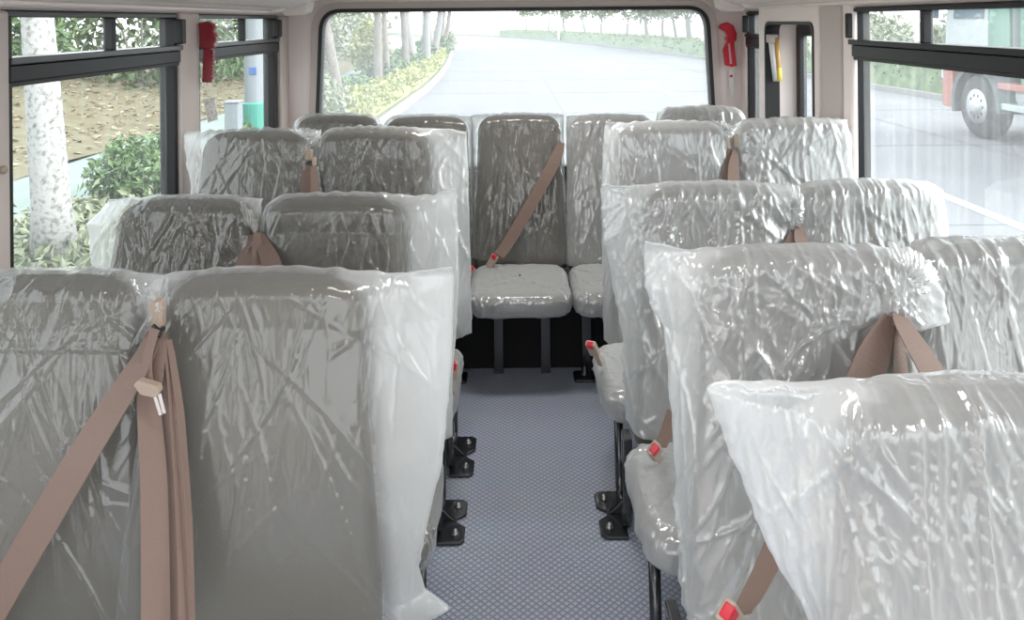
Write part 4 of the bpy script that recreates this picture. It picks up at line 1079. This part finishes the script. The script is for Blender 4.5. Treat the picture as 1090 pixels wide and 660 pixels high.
# fender arch
fo_ = [(TY + 0.72 * math.cos(a), GZ + 0.56 + 0.72 * math.sin(a)) for a in np.linspace(-0.25, math.pi + 0.1, 24)]
fi_ = [(TY + 0.62 * math.cos(a), GZ + 0.56 + 0.62 * math.sin(a)) for a in np.linspace(-0.25, math.pi + 0.1, 24)]
MB().prism(fo_ + fi_[::-1], 'x', TX - 0.05, TX + 0.42).build('fender', 'truck_dark', t)
MB().prism(rpoly([(TY + 0.70, GZ + 0.45), (TY + 1.05, GZ + 0.45), (TY + 1.08, GZ + 1.18), (TY + 0.72, GZ + 1.18)], 0.05), 'x', TX - 0.02, TX + 2.32).build('bumper', 'truck_red', t)
hl = MB().box(TX - 0.03, TX + 0.25, TY + 1.02, TY + 1.10, GZ + 0.95, GZ + 1.12).build('headlamp', 'truck_white', t, bevel=0.02)
cabp = rpoly([(TY - 0.95, GZ + 1.25), (TY + 1.02, GZ + 1.25), (TY + 1.0, GZ + 2.0), (TY + 0.75, GZ + 3.05), (TY - 0.95, GZ + 3.05)], 0.08)
cab = MB().prism(cabp, 'x', TX + 0.02, TX + 2.28).build('cab', 'truck_white', t)
MB().prism(rpoly([(TY - 0.35, GZ + 1.30), (TY + 0.80, GZ + 1.30), (TY + 0.80, GZ + 2.0), (TY + 0.6, GZ + 2.85), (TY - 0.35, GZ + 2.85)], 0.06), 'x', TX - 0.005, TX + 0.03).build('door', 'truck_white', cab, bevel=0.01)
MB().prism(rpoly([(TY - 0.25, GZ + 2.05), (TY + 0.70, GZ + 2.05), (TY + 0.52, GZ + 2.75), (TY - 0.25, GZ + 2.75)], 0.06), 'x', TX - 0.015, TX + 0.0).build('side_window', 'truck_glass', cab)
MB().prism(rpoly([(TY - 0.95, GZ + 1.30), (TY - 0.40, GZ + 1.30), (TY - 0.40, GZ + 2.6), (TY - 0.95, GZ + 2.6)], 0.05), 'x', TX - 0.02, TX + 0.03).build('cab_panel', 'truck_green', cab)
MB().box(TX + 0.4, TX + 1.9, TY - 5.5, TY + 0.7, GZ + 0.62, GZ + 0.92).build('chassis', 'truck_dark', t)
for z, m in ((0.95, 'truck_red'), (0.62, 'truck_white')):
    MB().box(TX - 0.02, TX + 0.25, TY - 2.3, TY - 0.62, GZ + z - 0.05, GZ + z + 0.05).build('side_step', m, t, bevel=0.01)
MB().lathe([(0.02, TY - 1.9), (0.26, TY - 1.9), (0.28, TY - 1.85), (0.28, TY - 0.95), (0.26, TY - 0.90), (0.02, TY - 0.90)], (TX + 0.36, 0, GZ + 0.80), 'y', 28).build('fuel_tank', 'hub', t, smooth=False)
MB().prism(rpoly([(TY - 5.8, GZ + 1.0), (TY - 1.2, GZ + 1.0), (TY - 1.2, GZ + 2.9), (TY - 5.8, GZ + 2.9)], 0.08), 'x', TX, TX + 2.3).build('cargo_body', 'truck_green', t)
mr_ = MB().tube([(TX - 0.02, TY + 0.95, GZ + 2.02), (TX - 0.24, TY + 1.02, GZ + 2.02), (TX - 0.26, TY + 1.02, GZ + 2.55), (TX - 0.02, TY + 0.9, GZ + 2.6)], 0.018, 8).build('mirror_arm', 'truck_dark', t, smooth=True)
MB().obox((TX - 0.26, TY + 0.98, GZ + 2.30), (1, 0, 0), (0, 1, 0), (0, 0, 1), 0.13, 0.05, 0.24).build('mirror', 'truck_glass', mr_, bevel=0.03)

# ================================================================== LIGHT, CAMERA
w = bpy.data.worlds.new('overcast_sky'); bpy.context.scene.world = w; w.use_nodes = True
nt = w.node_tree; bg = nt.nodes['Background']
tc = nt.nodes.new('ShaderNodeTexCoord'); sx = nt.nodes.new('ShaderNodeSeparateXYZ'); nt.links.new(tc.outputs['Generated'], sx.inputs[0])
rp = nt.nodes.new('ShaderNodeValToRGB'); rp.color_ramp.elements[0].position = 0.0; rp.color_ramp.elements[1].position = 0.6
rp.color_ramp.elements[0].color = (0.95, 0.98, 1.0, 1); rp.color_ramp.elements[1].color = (0.86, 0.93, 1.0, 1)
nt.links.new(sx.outputs['Z'], rp.inputs['Fac']); nt.links.new(rp.outputs['Color'], bg.inputs['Color'])
bg.inputs['Strength'].default_value = 2.9
sun = bpy.data.lights.new('sun', 'SUN'); sun.energy = 5.0; sun.angle = math.radians(55); sun.color = (1.0, 0.97, 0.93)
so = bpy.data.objects.new('sun', sun); C.objects.link(so)
so.rotation_euler = Vector((0.88, -0.22, 0.50)).to_track_quat('Z', 'Y').to_euler()

for k, (lx, ly) in enumerate(((0.0, -0.6), (0.0, 1.2), (0.0, 3.2))):  # unseen fill lamps added to brighten the floor and trim
    lm = thing('fill_lamp', ('unseen fill lamp over the driver end of the aisle', 'unseen fill lamp over the middle of the aisle', 'unseen fill lamp over the rear end of the aisle')[k], 'fill light', (lx, ly, 1.84), 'added fill lamps')
    MB().box(lx - 0.30, lx + 0.30, ly - 0.12, ly + 0.12, 1.822, 1.845).build('fill_housing', 'white', lm, bevel=0.008)
    la = bpy.data.lights.new('fill_light', 'AREA'); la.shape = 'RECTANGLE'; la.size = 0.56; la.size_y = 0.2; la.energy = (9.0, 5.0, 8.5)[k]; la.color = (1.0, 0.98, 0.95)
    lo = bpy.data.objects.new('fill_light', la); C.objects.link(lo); lo.location = (lx, ly, 1.815)
cam = bpy.data.cameras.new('camera'); co = bpy.data.objects.new('camera', cam); C.objects.link(co)
cam.sensor_fit = 'HORIZONTAL'; cam.sensor_width = 36; cam.lens = 36 * F / 1090
cam.shift_x = (545 - CX) / 1090; cam.shift_y = -(330 - CY) / 1090
cam.clip_start = 0.02; cam.clip_end = 1000
co.matrix_world = Matrix.Translation((0, 0, EYE)) @ Matrix.Rotation(math.radians(90), 4, 'X') @ Matrix.Rotation(-ROLL, 4, 'Z')
sc = bpy.context.scene; sc.camera = co
sc.view_settings.view_transform = 'Standard'; sc.view_settings.look = 'None'; sc.view_settings.exposure = 0.3
sc.cycles.transparent_max_bounces = 24
